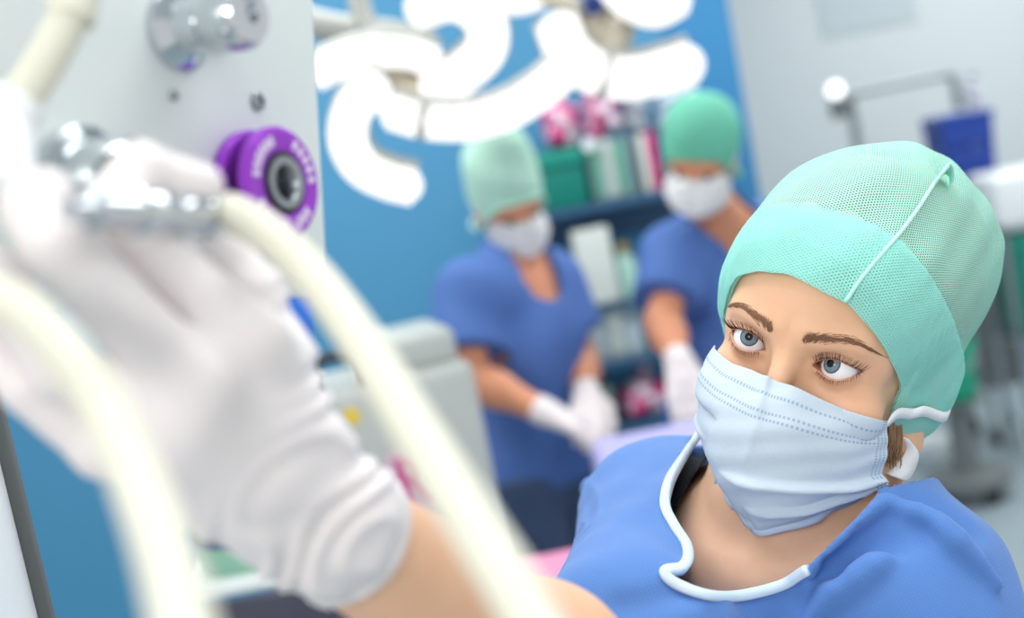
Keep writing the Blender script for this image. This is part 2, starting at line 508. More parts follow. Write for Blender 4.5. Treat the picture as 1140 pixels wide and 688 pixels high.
# ---- eyes
def eye_mat():
    t = NT('eye')
    tc = t.node('ShaderNodeTexCoord'); sep = t.node('ShaderNodeSeparateXYZ'); t.ln(tc.outputs['Object'], sep.inputs[0])
    r = t.math('SQRT', t.math('ADD', t.math('MULTIPLY', sep.outputs[0], sep.outputs[0]), t.math('MULTIPLY', sep.outputs[1], sep.outputs[1])))
    ang = t.math('ARCTAN2', sep.outputs[1], sep.outputs[0])
    cb = t.node('ShaderNodeCombineXYZ')
    t.ln(t.math('MULTIPLY', t.math('COSINE', ang), 4.0), cb.inputs[0]); t.ln(t.math('MULTIPLY', t.math('SINE', ang), 4.0), cb.inputs[1]); t.ln(t.math('MULTIPLY', r, 350.0), cb.inputs[2])
    n = t.node('ShaderNodeTexNoise'); n.inputs['Scale'].default_value = 2.6; n.inputs['Detail'].default_value = 4; t.ln(cb.outputs[0], n.inputs['Vector'])
    iris = t.mix(n.outputs['Fac'], lin((66, 84, 98)), lin((150, 166, 176)))
    def step(a, b):
        m = t.node('ShaderNodeMapRange'); m.interpolation_type = 'SMOOTHSTEP'; m.inputs[1].default_value = a; m.inputs[2].default_value = b; t.ln(r, m.inputs[0]); return m.outputs[0]
    col = t.mix(step(.0024, .0029), lin((10, 10, 12)), iris)
    col = t.mix(step(.0048, .0060), col, lin((58, 72, 86)))
    vn = t.noise(300, 4)
    col = t.mix(step(.0059, .0064), col, t.mix(vn, lin((236, 234, 236)), lin((246, 242, 242))))
    t.ln(t.math('LESS_THAN', sep.outputs[2], 0.0), t.b.inputs['Metallic']); t.b.inputs['Metallic'].default_value = 0
    for l in list(t.b.inputs['Metallic'].links): t.t.links.remove(l)
    t.ln(col, t.b.inputs['Base Color']); t.b.inputs['Roughness'].default_value = .12; t.b.inputs['Specular IOR Level'].default_value = .35
    t.b.inputs['Subsurface Weight'].default_value = .08; t.b.inputs['Subsurface Scale'].default_value = .002
    return t.m
M['eye'] = eye_mat()
IRIS = {-1: (834.0, 375.0), 1: (925.5, 405.0)}
for s in (-1, 1):
    c = hw(EYES[s]); d = pixray(*IRIS[s]); oc = CAM-c; R_ = .0116
    b = oc@d; t_ = -b-math.sqrt(max(1e-9, b*b-(oc@oc-R_*R_))); g = CAM+d*t_-c; g /= np.linalg.norm(g)
    bm = bmesh.new(); bmesh.ops.create_uvsphere(bm, u_segments=48, v_segments=40, radius=ER)
    for v in bm.verts:                                   # cornea bulge
        rr = math.hypot(v.co.x, v.co.y)
        if v.co.z > 0 and rr < .0062: v.co.z += .0012*(1-(rr/.0062)**2)**1.0
    me = bpy.data.meshes.new('eye'); bm.to_mesh(me); bm.free()
    me.polygons.foreach_set('use_smooth', [True]*len(me.polygons)); me.materials.append(M['eye'])
    o = bpy.data.objects.new('eye', me); COL.objects.link(o); o.parent = nurse
    o.location = Vector((c-NROOT).tolist()); o.rotation_mode = 'QUATERNION'
    o.rotation_quaternion = Vector(g.tolist()).to_track_quat('Z', 'Y')

# ---- brows and lashes: single hairs
def surf(x, z, lift=0.0):
    x = np.atleast_1d(x); z = np.atleast_1d(z)
    o = np.stack([x, np.full_like(x, .075), z], 1); d = np.tile([0, -1.0, 0], (len(x), 1))
    h = march(lambda p: head_l(p), o, d, .12, 120, .6); h[:, 1] += lift; return h
def hairs(curves, r0):
    mb = MB()
    for c in curves:
        k = len(c); mb.tube(c, r0*np.linspace(1, .25, k), 4, caps=False)
    return mb
M['brow'] = mat('brow_hair', (136, 98, 72), .6, var=.25, vscale=300)
M['lash'] = mat('lash_hair', (24, 18, 18), .5, var=0)
BROW = [(.0105, .0145), (.018, .0178), (.026, .0205), (.036, .0222), (.045, .0205), (.0535, .0155)]
for s in (-1, 1):
    cen = spline([(a, b, 0) for a, b in BROW], 200); cs = []
    N = 430
    ts = RNG.random(N)
    X = []; Z = []; D = []
    for t in ts:
        i = int(t*198); c = cen[i]; tg = cen[i+1]-cen[i]; tg /= np.linalg.norm(tg)
        wd = .0030*(1-.75*max(0, (t-.45)/.55))*(0.65+.35*min(1, t/.12))
        off = RNG.normal()*wd*.42
        nrm = np.array([-tg[1], tg[0], 0]); p = c+nrm*off
        a = np.clip(.95*(1-t/.35), 0, .95) if t < .35 else -.22*(off/(wd+1e-6))
        dd = tg*math.cos(a)+nrm*math.sin(a)*(1 if off < wd*.5 else .4)
        L = .0062*(1-.25*t)*(.7+.5*RNG.random())
        for k in range(4): X.append(s*(p[0]+dd[0]*L*k/3)); Z.append(p[1]+dd[1]*L*k/3)
    P3 = surf(np.array(X), np.array(Z)).reshape(N, 4, 3); P3[:, :, 1] += np.array([.0001, .0006, .0008, .0004])
    hairs([hw(c) for c in P3], .00017).build('eyebrow', M['brow'], nurse, sharp=0)
    cs = []
    for t in np.linspace(-.86, .99, 52):
        t += RNG.normal()*.012; tt = np.clip(t, -1, 1)
        u = t*.015-.0003; x = .0315+u; z = lid_up(tt)+.0004
        b = surf(np.array([x]), np.array([z+.0003]))[0]
        L = (.0050+.0026*max(0, (t+.6)/1.6))*(.85+.3*RNG.random())
        out = np.array([.16+.62*max(0, t)+.10*RNG.normal()+min(0, t)*.35, .80, .34]); out /= np.linalg.norm(out)
        upv = np.array([.05+.35*max(0, t), .12, 1.0]); upv /= np.linalg.norm(upv)
        c = [b+out*L*k/5+upv*L*.62*(k/5)**2-np.array([0, .0004, 0]) for k in range(6)]
        cs.append(hw(np.array(c)*np.array([s, 1, 1])))
    for t in np.linspace(-.70, .95, 24):
        t += RNG.normal()*.015; tt = np.clip(t, -1, 1)
        u = t*.015-.0003; x = .0315+u; z = lid_lo(tt)-.0004
        b = surf(np.array([x]), np.array([z-.0003]))[0]
        L = .0021*(.7+.6*RNG.random())
        out = np.array([.12+.45*t+.12*RNG.normal(), .75, -.62]); out /= np.linalg.norm(out)
        c = [b+out*L*k/4+np.array([.02, 0, -.35])*L*(k/4)**2 for k in range(5)]
        cs.append(hw(np.array(c)*np.array([s, 1, 1])))
    hairs(cs, .00024).build('eyelashes', M['lash'], nurse, sharp=0)

# ---- hair under the cap and at the nape
M['hair'] = mat('hair', (146, 112, 78), .45, var=.35, vscale=160)
def cap_out(p):
    d = ell(p, (0, -.083, .031), (.0785, .103, .1015))
    d = smin(d, ell(p, (0, -.047, .036), (.066, .071, .066)), .02)
    d = smin(d, ell(p, (.010, -.135, .052), (.072, .074, .078)), .025)
    d = smin(d, ell(p, (0, -.106, -.028), (.0775, .074, .060)), .02)
    return d
CAPW = lambda P: cap_out(hl(P))
# forehead rim, from temple to temple, followed on the cap's own surface
rim_px = [(806, 360), (812, 322), (826, 307), (850, 301), (880, 303), (910, 314), (945, 336), (975, 372), (992, 405), (1000, 432)]
rim = hl(pix_march(lambda P: CAPW(P)+.004, rim_px).astype(np.float32)).astype(float)
def ang_z(p): return np.arctan2(p[..., 0], p[..., 1]+.080), p[..., 2]
ra, rz = ang_z(rim)
print('rim', np.round(np.degrees(ra)).tolist(), np.round(rz*1000).tolist())
pos = ra > math.radians(8)
pa, pz = np.abs(ra[pos]), rz[pos]; o_ = np.argsort(pa); pa, pz = pa[o_], pz[o_]
z0 = float(np.interp(math.radians(2), ra[np.argsort(ra)], rz[np.argsort(ra)]))
RA = np.concatenate([[0], pa, [pa[-1]+.05, pa[-1]+.10, pa[-1]+.2, math.radians(150), PI]]); RZ = np.concatenate([[z0], pz, [pz[-1]-.02, -.062, -.074, -.082, -.084]])
neg = ra < 0
na = np.concatenate([[0], np.sort(-ra[neg]), [max(math.radians(75), float((-ra[neg]).max())+.15), math.radians(100), math.radians(130), PI]])
nz = np.concatenate([[z0], rz[neg][np.argsort(-ra[neg])], [-.03, -.075, -.084, -.088]])
def zrim(p):
    a = np.arctan2(p[..., 0], p[..., 1]+.080)
    return np.where(a >= 0, np.interp(np.abs(a), RA, RZ), np.interp(np.abs(a), na, nz))

def cloth_dots(name, rgb, s, thr, hole=True, bump=.4, rough=.8, trans=.12):
    t = NT(name); c = lin(rgb)
    uvn = t.node('ShaderNodeUVMap'); sep = t.node('ShaderNodeSeparateXYZ'); t.ln(uvn.outputs[0], sep.inputs[0])
    k = 2*PI/s*1.1547; u, v = sep.outputs[0], sep.outputs[1]
    def cosd(a, b):
        return t.math('COSINE', t.math('MULTIPLY', t.math('ADD', t.math('MULTIPLY', u, a), t.math('MULTIPLY', v, b)), k))
    h = t.math('ADD', t.math('ADD', cosd(1, 0), cosd(-.5, .866)), cosd(-.5, -.866))     # -1.5 .. 3
    n = t.noise(26, 3); n2 = t.noise(240, 3)
    base = t.mix(n, tuple(x*.93 for x in c), tuple(min(1, x*1.06) for x in c))
    t.ln(base, t.b.inputs['Base Color']); t.b.inputs['Roughness'].default_value = rough; t.b.inputs['Specular IOR Level'].default_value = .2
    hh = t.math('ADD', t.math('MULTIPLY', h, -.3), t.math('MULTIPLY', n2, 1.2))
    b = t.bump(hh, bump, .0006)
    tr = t.node('ShaderNodeBsdfTranslucent'); t.ln(base, tr.inputs[0])
    ms = t.node('ShaderNodeMixShader'); ms.inputs[0].default_value = trans
    t.ln(t.b.outputs[0], ms.inputs[1]); t.ln(tr.outputs[0], ms.inputs[2]); last = ms
    if hole:
        tp = t.node('ShaderNodeBsdfTransparent')
        m2 = t.node('ShaderNodeMixShader')
        mr = t.node('ShaderNodeMapRange'); mr.interpolation_type = 'SMOOTHSTEP'
        t.ln(t.math('ADD', h, t.math('MULTIPLY', t.math('SUBTRACT', n, .5), 1.2)), mr.inputs[0]); mr.inputs[1].default_value = thr; mr.inputs[2].default_value = thr+.5
        t.ln(mr.outputs[0], m2.inputs[0]); t.ln(ms.outputs[0], m2.inputs[1]); t.ln(tp.outputs[0], m2.inputs[2]); last = m2
    t.ln(last.outputs[0], t.out.inputs[0])
    return t.m
M['cap_mesh'] = cloth_dots('cap_mesh', (176, 236, 218), .0021, .38)
M['cap_band'] = cloth_dots('cap_band', (160, 234, 222), .0021, 1.45)
# flat fabric coordinates: the cloth was cut flat, so one planar lay of the weave
UVN = np.array([.45, .62, .45]); UVN /= np.linalg.norm(UVN)
UVU = np.cross(UVN, [.25, 0, 1.0]); UVU /= np.linalg.norm(UVU); UVV = np.cross(UVN, UVU)
def fabric_uv(V):
    p = (np.asarray(V)-H0) @ HR-np.array([0, -.085, .03]); r = np.linalg.norm(p, axis=1)+1e-9; a, b, c = p@UVU, p@UVV, p@UVN
    th = np.arccos(np.clip(c/r, -1, 1)); s = np.hypot(a, b)+1e-9; return np.stack([a/s*th*.105, b/s*th*.105], 1)

def wob(p, f=1.0):
    x, y, z = p[..., 0]*f, p[..., 1]*f, p[..., 2]*f
    return np.sin(61*x+23*y+1.3)*np.sin(47*z-31*y+.4)+.5*np.sin(113*x-71*z+2.1)*np.sin(95*y+88*z)
# crown: soft gathers and flat facets
def crown_d(P):
    p = hl(P); d = cap_out(p)+.0030*np.clip(1-(p[..., 2]-zrim(p))/.022, 0, 1)-.0026*wob(p)*np.clip((p[..., 2]-.03)/.05, 0, 1)
    d = smax(d, ((p @ np.array([-.30, .18, .94], np.float32))-.1245), .012)
    return np.maximum(d, (zrim(p)-p[..., 2])*.8)
band_px = [(812, 290), (830, 248), (850, 232), (872, 226), (905, 226), (940, 233), (975, 248), (1003, 266), (1030, 300), (1050, 338), (1062, 372), (1068, 405)]
bnd = hl(pix_march(CAPW, band_px).astype(np.float32)).astype(float)
ba, bz = ang_z(bnd); print('band', np.round(np.degrees(ba)).tolist(), np.round(bz*1000).tolist())
o_ = np.argsort(ba); ba, bz = ba[o_], bz[o_]
BA = np.concatenate([[-PI, -2.4], ba, [ba[-1]+.5, PI]]); BZ = np.concatenate([[-.06, .0], bz, [-.05, -.06]])
def zband(p): return np.interp(np.arctan2(p[..., 0], p[..., 1]+.080), BA, BZ)
def band_d(P):
    p = hl(P); d = cap_out(p)+.0030*np.clip(1-(p[..., 2]-zrim(p))/.022, 0, 1)-.0034-.0007*wob(p, 1.3)
    return np.maximum(np.maximum(d, (zrim(p)-.001-p[..., 2])*.8), (p[..., 2]-zband(p))*.7)
hv = [hw((sx, sy, sz)) for sx in (-.10, .115) for sy in (-.23, .04) for sz in (-.10, .14)]
lo = np.min(hv, 0); hi = np.max(hv, 0)
def sheet(V, Fc, f, cutoff):
    Fc = np.asarray(Fc); c = V[Fc].mean(1).astype(np.float32)
    Fc = Fc[f(c) < cutoff]; 
    from collections import Counter
    ec = Counter()
    for q in Fc.tolist():
        for i in range(4): ec[tuple(sorted((q[i], q[(i+1) % 4])))] += 1
    nb = {}
    for (a, b), k in ec.items():
        if k == 1: nb.setdefault(a, []).append(b); nb.setdefault(b, []).append(a)
    V = V.copy(); ks = [k for k in nb if len(nb[k]) == 2]; A = np.array(ks); B1 = np.array([nb[k][0] for k in ks]); B2 = np.array([nb[k][1] for k in ks])
    for it in range(14): V[A] = .5*V[A]+.25*(V[B1]+V[B2])
    us = np.unique(Fc); mp = np.full(len(V), -1); mp[us] = np.arange(len(us)); return V[us], mp[Fc]
V, Fc = surfnet(crown_d, lo, hi, .0016, 1)
V, Fc = sheet(V, Fc, lambda P: zrim(hl(P))-hl(P)[..., 2], -.0006)
crown = link('cap', V, Fc, M['cap_mesh'], nurse, None, uv=fabric_uv(V))
V, Fc = surfnet(band_d, lo, hi, .0016, 1)
V, Fc = sheet(V, Fc, lambda P: np.maximum(zrim(hl(P))-.001-hl(P)[..., 2], hl(P)[..., 2]-zband(hl(P))), -.0006)
o = link('cap_band', V, Fc, M['cap_band'], crown, None, uv=fabric_uv(V))
# hair mass under the crown
def hair_d(P):
    p = hl(P); d = ell(p, (0, -.086, .030), (.0765, .098, .0955))
    d = smin(d, ell(p, (.010, -.135, .050), (.064, .064, .070)), .02)
    d = d+.0012*np.sin(210*p[..., 0]+60*p[..., 2])*.6
    return np.maximum(d, zrim(p)+.010-p[..., 2])
V, Fc = surfnet(hair_d, lo, hi, .003, 1)
hairo = link('hair', V, Fc, M['hair'], nurse, None)
# seam piping over the crown with the little open fold at its end
M['mint'] = mat('mint_piping', (178, 238, 222), .7, var=.05)
sp = spline(pix_march(lambda P: CAPW(P)-.0036, [(941, 336), (962, 306), (984, 280), (1003, 258), (1022, 232), (1040, 204)]), 40)
end = at(1056, 184, np.array(project(sp[-1]))[2]-.004)
sp = np.vstack([sp, spline([sp[-1], (sp[-1]+end)/2, end], 8)[1:]])
MB().tube(sp, .0014, 8).build('seam', M['mint'], crown, sharp=0)
zf = project(end)[2]
lp = spline([at(1040, 206, zf+.006), at(1050, 188, zf+.001), at(1057, 181, zf), at(1062, 188, zf+.006), at(1061, 203, zf+.016), at(1052, 214, zf+.022)], 24)
lp2 = spline([at(1036, 214, zf+.020), at(1044, 198, zf+.018), at(1052, 192, zf+.02), at(1057, 196, zf+.024), at(1056, 206, zf+.030), at(1048, 216, zf+.034)], 24)
V = np.concatenate([lp, lp2]); Fq = [[i, i+1, 25+i, 24+i] for i in range(23)]
fo = link('cap_fold', V, Fq, M['mint'], crown, None); fo.modifiers.new('s', 'SOLIDIFY').thickness = .0014

# ---- face mask: control net in the head frame, rows from the nose strip down to under the chin
def bspl(net, nu, nv):
    net = np.asarray(net, float)
    def rows(a, n): return np.stack([spline(a[:, j], n) for j in range(a.shape[1])], 1)
    a = rows(net, nv); a = np.stack([spline(a[i], nu) for i in range(nv)], 0); return a
NET = [  # columns: her right ... her left
 [(-.066, -.026, -.020), (-.054, .000, -.015), (-.034, .017, -.0150), (-.014, .0270, -.0125), (0, .0295, -.0130), (.014, .0265, -.0140), (.034, .0155, -.0200), (.052, .000, -.0255), (.0635, -.020, -.030)],
 [(-.064, -.024, -.034), (-.058, .008, -.032), (-.038, .030, -.0330), (-.018, .0400, -.0330), (0, .0435, -.0335), (.018, .0390, -.0335), (.039, .0240, -.0370), (.055, .004, -.0410), (.0665, -.021, -.043)],
 [(-.063, -.024, -.048), (-.057, .011, -.048), (-.037, .033, -.0500), (-.019, .0460, -.0510), (0, .0490, -.0515), (.018, .0430, -.0515), (.039, .0270, -.0530), (.056, .006, -.0560), (.0685, -.021, -.054)],
 [(-.059, -.026, -.064), (-.051, .008, -.066), (-.034, .031, -.0680), (-.019, .0460, -.0700), (0, .0490, -.0700), (.018, .0430, -.0695), (.039, .0260, -.0690), (.056, .004, -.0690), (.0675, -.022, -.067)],
 [(-.060, -.028, -.080), (-.041, .002, -.083), (-.028, .025, -.0860), (-.015, .0400, -.0880), (.001, .0450, -.0885), (.018, .0400, -.0890), (.038, .0230, -.0860), (.056, .000, -.0760), (.0680, -.024, -.069)],
 [(-.056, -.030, -.096), (-.032, -.006, -.100), (-.016, .016, -.1020), (-.003, .0300, -.1045), (.008, .0350, -.1055), (.017, .0330, -.1070), (.036, .0180, -.0980), (.054, -.003, -.0850), (.0670, -.027, -.074)],
 [(-.050, -.032, -.108), (-.018, -.012, -.107), (-.004, .006, -.1080), (.006, .0185, -.1110), (.014, .0225, -.1130), (.021, .0215, -.1135), (.034, .0090, -.1050), (.053, -.009, -.0920), (.0660, -.029, -.079)],
]
NU, NV = 150, 130
G = bspl(NET, NU, NV)
uu, vv = np.meshgrid(np.linspace(0, 1, NU), np.linspace(0, 1, NV))
du = np.gradient(G, axis=1); dv = np.gradient(G, axis=0); NR = np.cross(du, dv); NR /= np.linalg.norm(NR, axis=2)[..., None]
if NR[NV//2, NU//2, 1] < 0: NR = -NR
def fold(v0a, v0b, w, depth, u0=0., u1=1.):
    """a pleat edge: a step that fades along its length"""
    c = v0a+(v0b-v0a)*uu; s = (vv-c)/w
    m = np.clip((uu-u0)/.12, 0, 1)*np.clip((u1-uu)/.06, 0, 1)
    return depth*m*np.where(s > 0, np.exp(-s), np.exp(s*5))
disp = fold(.60, .52, .07, .0085, .40, 1.1)+fold(.80, .66, .07, .0072, .52, 1.1)+fold(.88, .90, .05, .0042, .18, .85)
disp += .0022*np.exp(-((uu-.47-.05*np.sin(vv*5))/.022)**2)*np.clip(1-vv/.55, 0, 1)
disp += fold(.33, .26, .09, -.0040, -.1, .34)+fold(.47, .50, .08, .0030, -.1, .26)
disp += .0007*np.sin(uu*31+vv*17)*np.sin(vv*23-uu*9)
disp -= .0010*np.exp(-((vv-.055)/.006)**2)*.0
G = G+NR*disp[..., None]
Gf = G.reshape(-1, 3).astype(np.float32)
for _ in range(3):                                         # never closer than 1.8 mm to the skin
    d_ = head_l(Gf); Gf = Gf+(np.clip(.0022-d_, 0, .02)[:, None]*grad(head_l, Gf)).astype(np.float32)
G = Gf.reshape(G.shape).astype(float)
V = hw(G.reshape(-1, 3)); Fq = [[j*NU+i, j*NU+i+1, (j+1)*NU+i+1, (j+1)*NU+i] for j in range(NV-1) for i in range(NU-1)]
def mask_mat():
    t = NT('mask_fabric')
    uvn = t.node('ShaderNodeUVMap'); sep = t.node('ShaderNodeSeparateXYZ'); t.ln(uvn.outputs[0], sep.inputs[0]); u, v = sep.outputs[0], sep.outputs[1]
    def band(x, c, w): return t.math('LESS_THAN', t.math('ABSOLUTE', t.math('SUBTRACT', x, c)), w)
    def dash(x, n, duty): return t.math('LESS_THAN', t.math('FRACT', t.math('MULTIPLY', x, n)), duty)
    lines = None
    for c in (.072, .150, .185):
        l = t.math('MULTIPLY', band(v, c, .0075), dash(u, 62, .58)); lines = l if lines is None else t.math('MAXIMUM', lines, l)
    for c in (.958, .972, .986):
        l = t.math('MULTIPLY', band(u, c, .0042), dash(v, 44, .60)); lines = t.math('MAXIMUM', lines, l)
    for c in (.014, .028, .042):
        l = t.math('MULTIPLY', band(u, c, .0042), dash(v, 44, .60)); lines = t.math('MAXIMUM', lines, l)
    hem = t.math('GREATER_THAN', v, .925)
    n = t.noise(30, 3); n2 = t.noise(420, 4); n3 = t.noise(900, 2)
    base = t.mix(n, lin((206, 222, 236)), lin((216, 230, 240)))
    base = t.mix(hem, base, lin((176, 204, 240)))
    base = t.mix(t.math('MULTIPLY', lines, .75), base, lin((150, 178, 208)))
    t.ln(base, t.b.inputs['Base Color']); t.b.inputs['Roughness'].default_value = .75; t.b.inputs['Specular IOR Level'].default_value = .2
    h = t.math('ADD', t.math('MULTIPLY', lines, -1.5), t.math('ADD', n2, t.math('MULTIPLY', n3, .5))); t.bump(h, .35, .0006)
    tr = t.node('ShaderNodeBsdfTranslucent'); t.ln(base, tr.inputs[0])
    ms = t.node('ShaderNodeMixShader'); ms.inputs[0].default_value = .18; t.ln(t.b.outputs[0], ms.inputs[1]); t.ln(tr.outputs[0], ms.inputs[2]); t.ln(ms.outputs[0], t.out.inputs[0])
    return t.m
M['mask'] = mask_mat()
fm = link('face_mask', V, Fq, M['mask'], nurse, None, uv=np.stack([uu.ravel(), vv.ravel()], 1))
so = fm.modifiers.new('s', 'SOLIDIFY'); so.thickness = .0012; so.offset = -1
# ties
M['tie'] = mat('white_tie', (236, 240, 242), .7, var=.05, vscale=200, bump=.2, bscale=600)
def ribbon(pts, w, wdir, name, parent, m=M['tie'], n=30, th=.0009):
    c = spline(pts, n); w = np.broadcast_to(np.asarray(w, float), (n,)); wd = spline(wdir, n) if np.ndim(wdir) == 2 else np.tile(wdir, (n, 1))
    wd = wd/np.linalg.norm(wd, axis=1)[:, None]
    V = np.concatenate([c-wd*w[:, None]/2, c, c+wd*w[:, None]/2])
    Fq = [[r*n+i, r*n+i+1, (r+1)*n+i+1, (r+1)*n+i] for r in (0, 1) for i in range(n-1)]
    o = link(name, V, Fq, m, parent); o.modifiers.new('s', 'SOLIDIFY').thickness = th; return o
upv = HR[:, 2]
q0 = hw(G[6, -1]); surfp = lambda px: pix_march(lambda P: CAPW(P)-.007, [px])[0]
ribbon([q0, at(1000, 461, project(q0)[2]+.006), surfp((1016, 461)), surfp((1030, 458)), hw((.080, -.11, -.040)), hw((.06, -.165, -.03)), hw((0, -.197, -.025))], [.003, .0045]+[.0075]*28, upv, 'mask_tie', fm)
q1 = hw(G[-8, -1])
ribbon([q1, at(985, 545, .985), at(990, 552, 1.0), hw((.058, -.10, -.115))], .008, upv, 'mask_tie', fm)

# ---- gown
def gown_mat():
    t = NT('gown_fabric'); c = lin((84, 127, 192))
    uvn = t.node('ShaderNodeUVMap')
    sep = t.node('ShaderNodeSeparateXYZ'); t.ln(uvn.outputs[0], sep.inputs[0])
    k = 2*PI/.0034
    h = t.math('MULTIPLY', t.math('SINE', t.math('MULTIPLY', sep.outputs[0], k)), t.math('SINE', t.math('MULTIPLY', sep.outputs[1], k)))
    n = t.noise(14, 3); n2 = t.noise(90, 3)
    base = t.mix(n, tuple(x*.95 for x in c), tuple(x*1.06 for x in c))
    dots = t.node('ShaderNodeMapRange'); dots.inputs[1].default_value = .35; dots.inputs[2].default_value = .8; t.ln(h, dots.inputs[0])
    base = t.mix(t.math('MULTIPLY', dots.outputs[0], .26), base, lin((66, 110, 188)))
    t.ln(base, t.b.inputs['Base Color']); t.b.inputs['Roughness'].default_value = .75; t.b.inputs['Specular IOR Level'].default_value = .25
    t.b.inputs['Sheen Weight'].default_value = .15
    t.bump(t.math('ADD', t.math('MULTIPLY', h, -.25), n2), .2, .0006)
    return t.m
M['gown'] = gown_mat()
M['trim'] = mat('gown_trim', (206, 224, 242), .7, var=.04, bump=.1, bscale=500)
UPA = SR+(ELB-SR)*.70
def gown0(P):
    d = smin(upper_body(P), cap(P, SR, UPA, .050, .054), .05)
    d = smin(d, cap(P, SL, SL+(ELL-SL)*.98, .053, .056), .05)
    kn = np.array([hip[0], hip[1], .45])
    d = smin(d, cap(P, hip+np.array([0, 0, .05]), kn, .165, .24), .06)
    d = np.maximum(d, .42-P[..., 2])
    return d-.013
def g_hit(pix, off=0.): return pix_march(lambda P: gown0(P)-off, pix)
RIDGES = []
def ridge(pix, r, lift, n=7):
    p = spline(g_hit(pix, lift), n); rr = r*np.sin(np.linspace(.35, PI-.35, n)); RIDGES.append((p, rr))
ridge([(902, 638), (916, 618), (934, 597), (962, 570), (990, 556)], .013, .007)
ridge([(990, 556), (1010, 566), (1044, 586), (1078, 612), (1112, 650)], .011, .003)
ridge([(1000, 604), (970, 626), (930, 656), (896, 696)], .010, .002)
ridge([(668, 512), (655, 556), (640, 610)], .010, -.002)
VAL = []
for pix, r in (([(930, 628), (955, 606), (985, 598)], .009), ([(1010, 548), (1045, 558), (1085, 584)], .007), ([(1003, 600), (1012, 596), (1024, 592)], .003), ([(760, 655), (720, 668), (690, 672)], .006)):
    VAL.append((spline(g_hit(pix, .0035), 5), r))
NECK_PX = [(786, 470), (764, 500), (747, 533), (742, 562), (752, 585), (765, 606), (768, 624), (759, 635), (742, 637), (752, 648), (786, 661), (822, 662), (869, 650), (898, 632), (925, 605), (952, 578), (976, 552), (984, 528), (992, 500), (992, 430), (786, 430)]
nkc = NKB
def gown_pre(P):
    d = gown0(P)
    for p, r in RIDGES:
        c = None
        near = np.linalg.norm(P-p.mean(0).astype(np.float32), axis=-1) < .16
        if not near.any(): continue
        for i in range(len(p)-1):
            q = cap(P, p[i], p[i+1], r[i], r[i+1]); c = q if c is None else np.minimum(c, q)
        d = smin(d, c, .008)
    for p, r in VAL: d = smax(d, -polyline_d(P, p, r), .014)
    x, y, z = P[..., 0], P[..., 1], P[..., 2]
    d = d+.0022*np.sin(38*x+22*z+2*np.sin(17*y))*np.sin(29*y-33*z+1.0)+.0010*np.sin(90*x-70*z)*np.sin(80*y+40*x)
    return d
def gown_d(P):
    d = gown_pre(P)
    fr = (P-nkc.astype(np.float32)) @ YB.astype(np.float32)
    op = np.maximum(polycut(P, NECK_PX), -.035-fr)
    op = np.minimum(op, cap(P, NKB, NKA+ZB*.1, .066, .085))
    op = np.minimum(op, np.maximum(cap(P, NKB+ZB*.030, NKA+ZB*.1, .090, .13), .015-(P-nkc.astype(np.float32)) @ XB.astype(np.float32)))
    return np.maximum(d, -op)
pts = np.array([SR, SL, UPA, ELL])
lo = pts.min(0)-.14; hi = pts.max(0)+.14
V, Fc = surfnet(gown_d, [lo[0], lo[1], SR[2]-.30], [hi[0], hi[1], SR[2]+.16], .003, 1)
V2, F2 = surfnet(gown_d, [hip[0]-.40, hip[1]-.40, .40], [hip[0]+.40, hip[1]+.40, SR[2]-.294], .012, 1)
GN = CAM-SL; GN /= np.linalg.norm(GN); GU = np.cross(GN, [.5, 0, 1]); GU /= np.linalg.norm(GU); GV = np.cross(GN, GU)
def gown_uv(V): return np.stack([(V-SL)@GU, (V-SL)@GV], 1)
gown = link('gown', np.concatenate([V, V2]), np.concatenate([Fc, np.asarray(F2)+len(V)]), M['gown'], nurse, uv=gown_uv(np.concatenate([V, V2])))
TRIM = [(764, 503), (747, 533), (742, 562), (752, 585), (765, 606), (767, 622), (760, 633), (742, 637), (752, 648), (786, 661), (822, 662), (869, 650), (898, 633)]
full = lambda P: gown_d(P)
tp = pix_march(lambda P: gown_pre(P)-.0006, TRIM)
ex = project(tp[0])[2]; tp = np.vstack([[at(781, 478, ex+.012), at(773, 490, ex+.006)], tp])
tc3 = spline(tp, 160); tn = grad(gown_pre, tc3.astype(np.float32), .006).astype(float)
for _ in range(6): tn[1:-1] = (tn[:-2]+tn[1:-1]*2+tn[2:])/4
tt_ = np.gradient(tc3, axis=0); tw = np.cross(tn, tt_); tw /= np.linalg.norm(tw, axis=1)[:, None]; tn /= np.linalg.norm(tn, axis=1)[:, None]
tw = tw*np.sign((tw[80]@(NKB-tc3[80])))                   # towards the neck
prof_ = [(-.0046, .0004), (-.0040, .0020), (.0016, .0026), (.0026, .0012), (.0022, -.0030), (-.0030, -.0030)]
V = np.stack([tc3+tw*a+tn*b for a, b in prof_], 1).reshape(-1, 3); k_ = len(prof_)
Fq = [[i*k_+j, i*k_+(j+1) % k_, (i+1)*k_+(j+1) % k_, (i+1)*k_+j] for i in range(159) for j in range(k_)]+[list(range(k_)), [159*k_+j for j in range(k_)]]
MB().add(V, Fq).build('neck_trim', M['trim'], gown, sharp=0)
tp2 = np.array([at(966, 560, .99), at(974, 545, .99), at(981, 528, 1.0), at(984, 506, 1.01)])
MB().tube(spline(tp2, 20), .004, 8).build('neck_trim', M['trim'], gown, sharp=0)
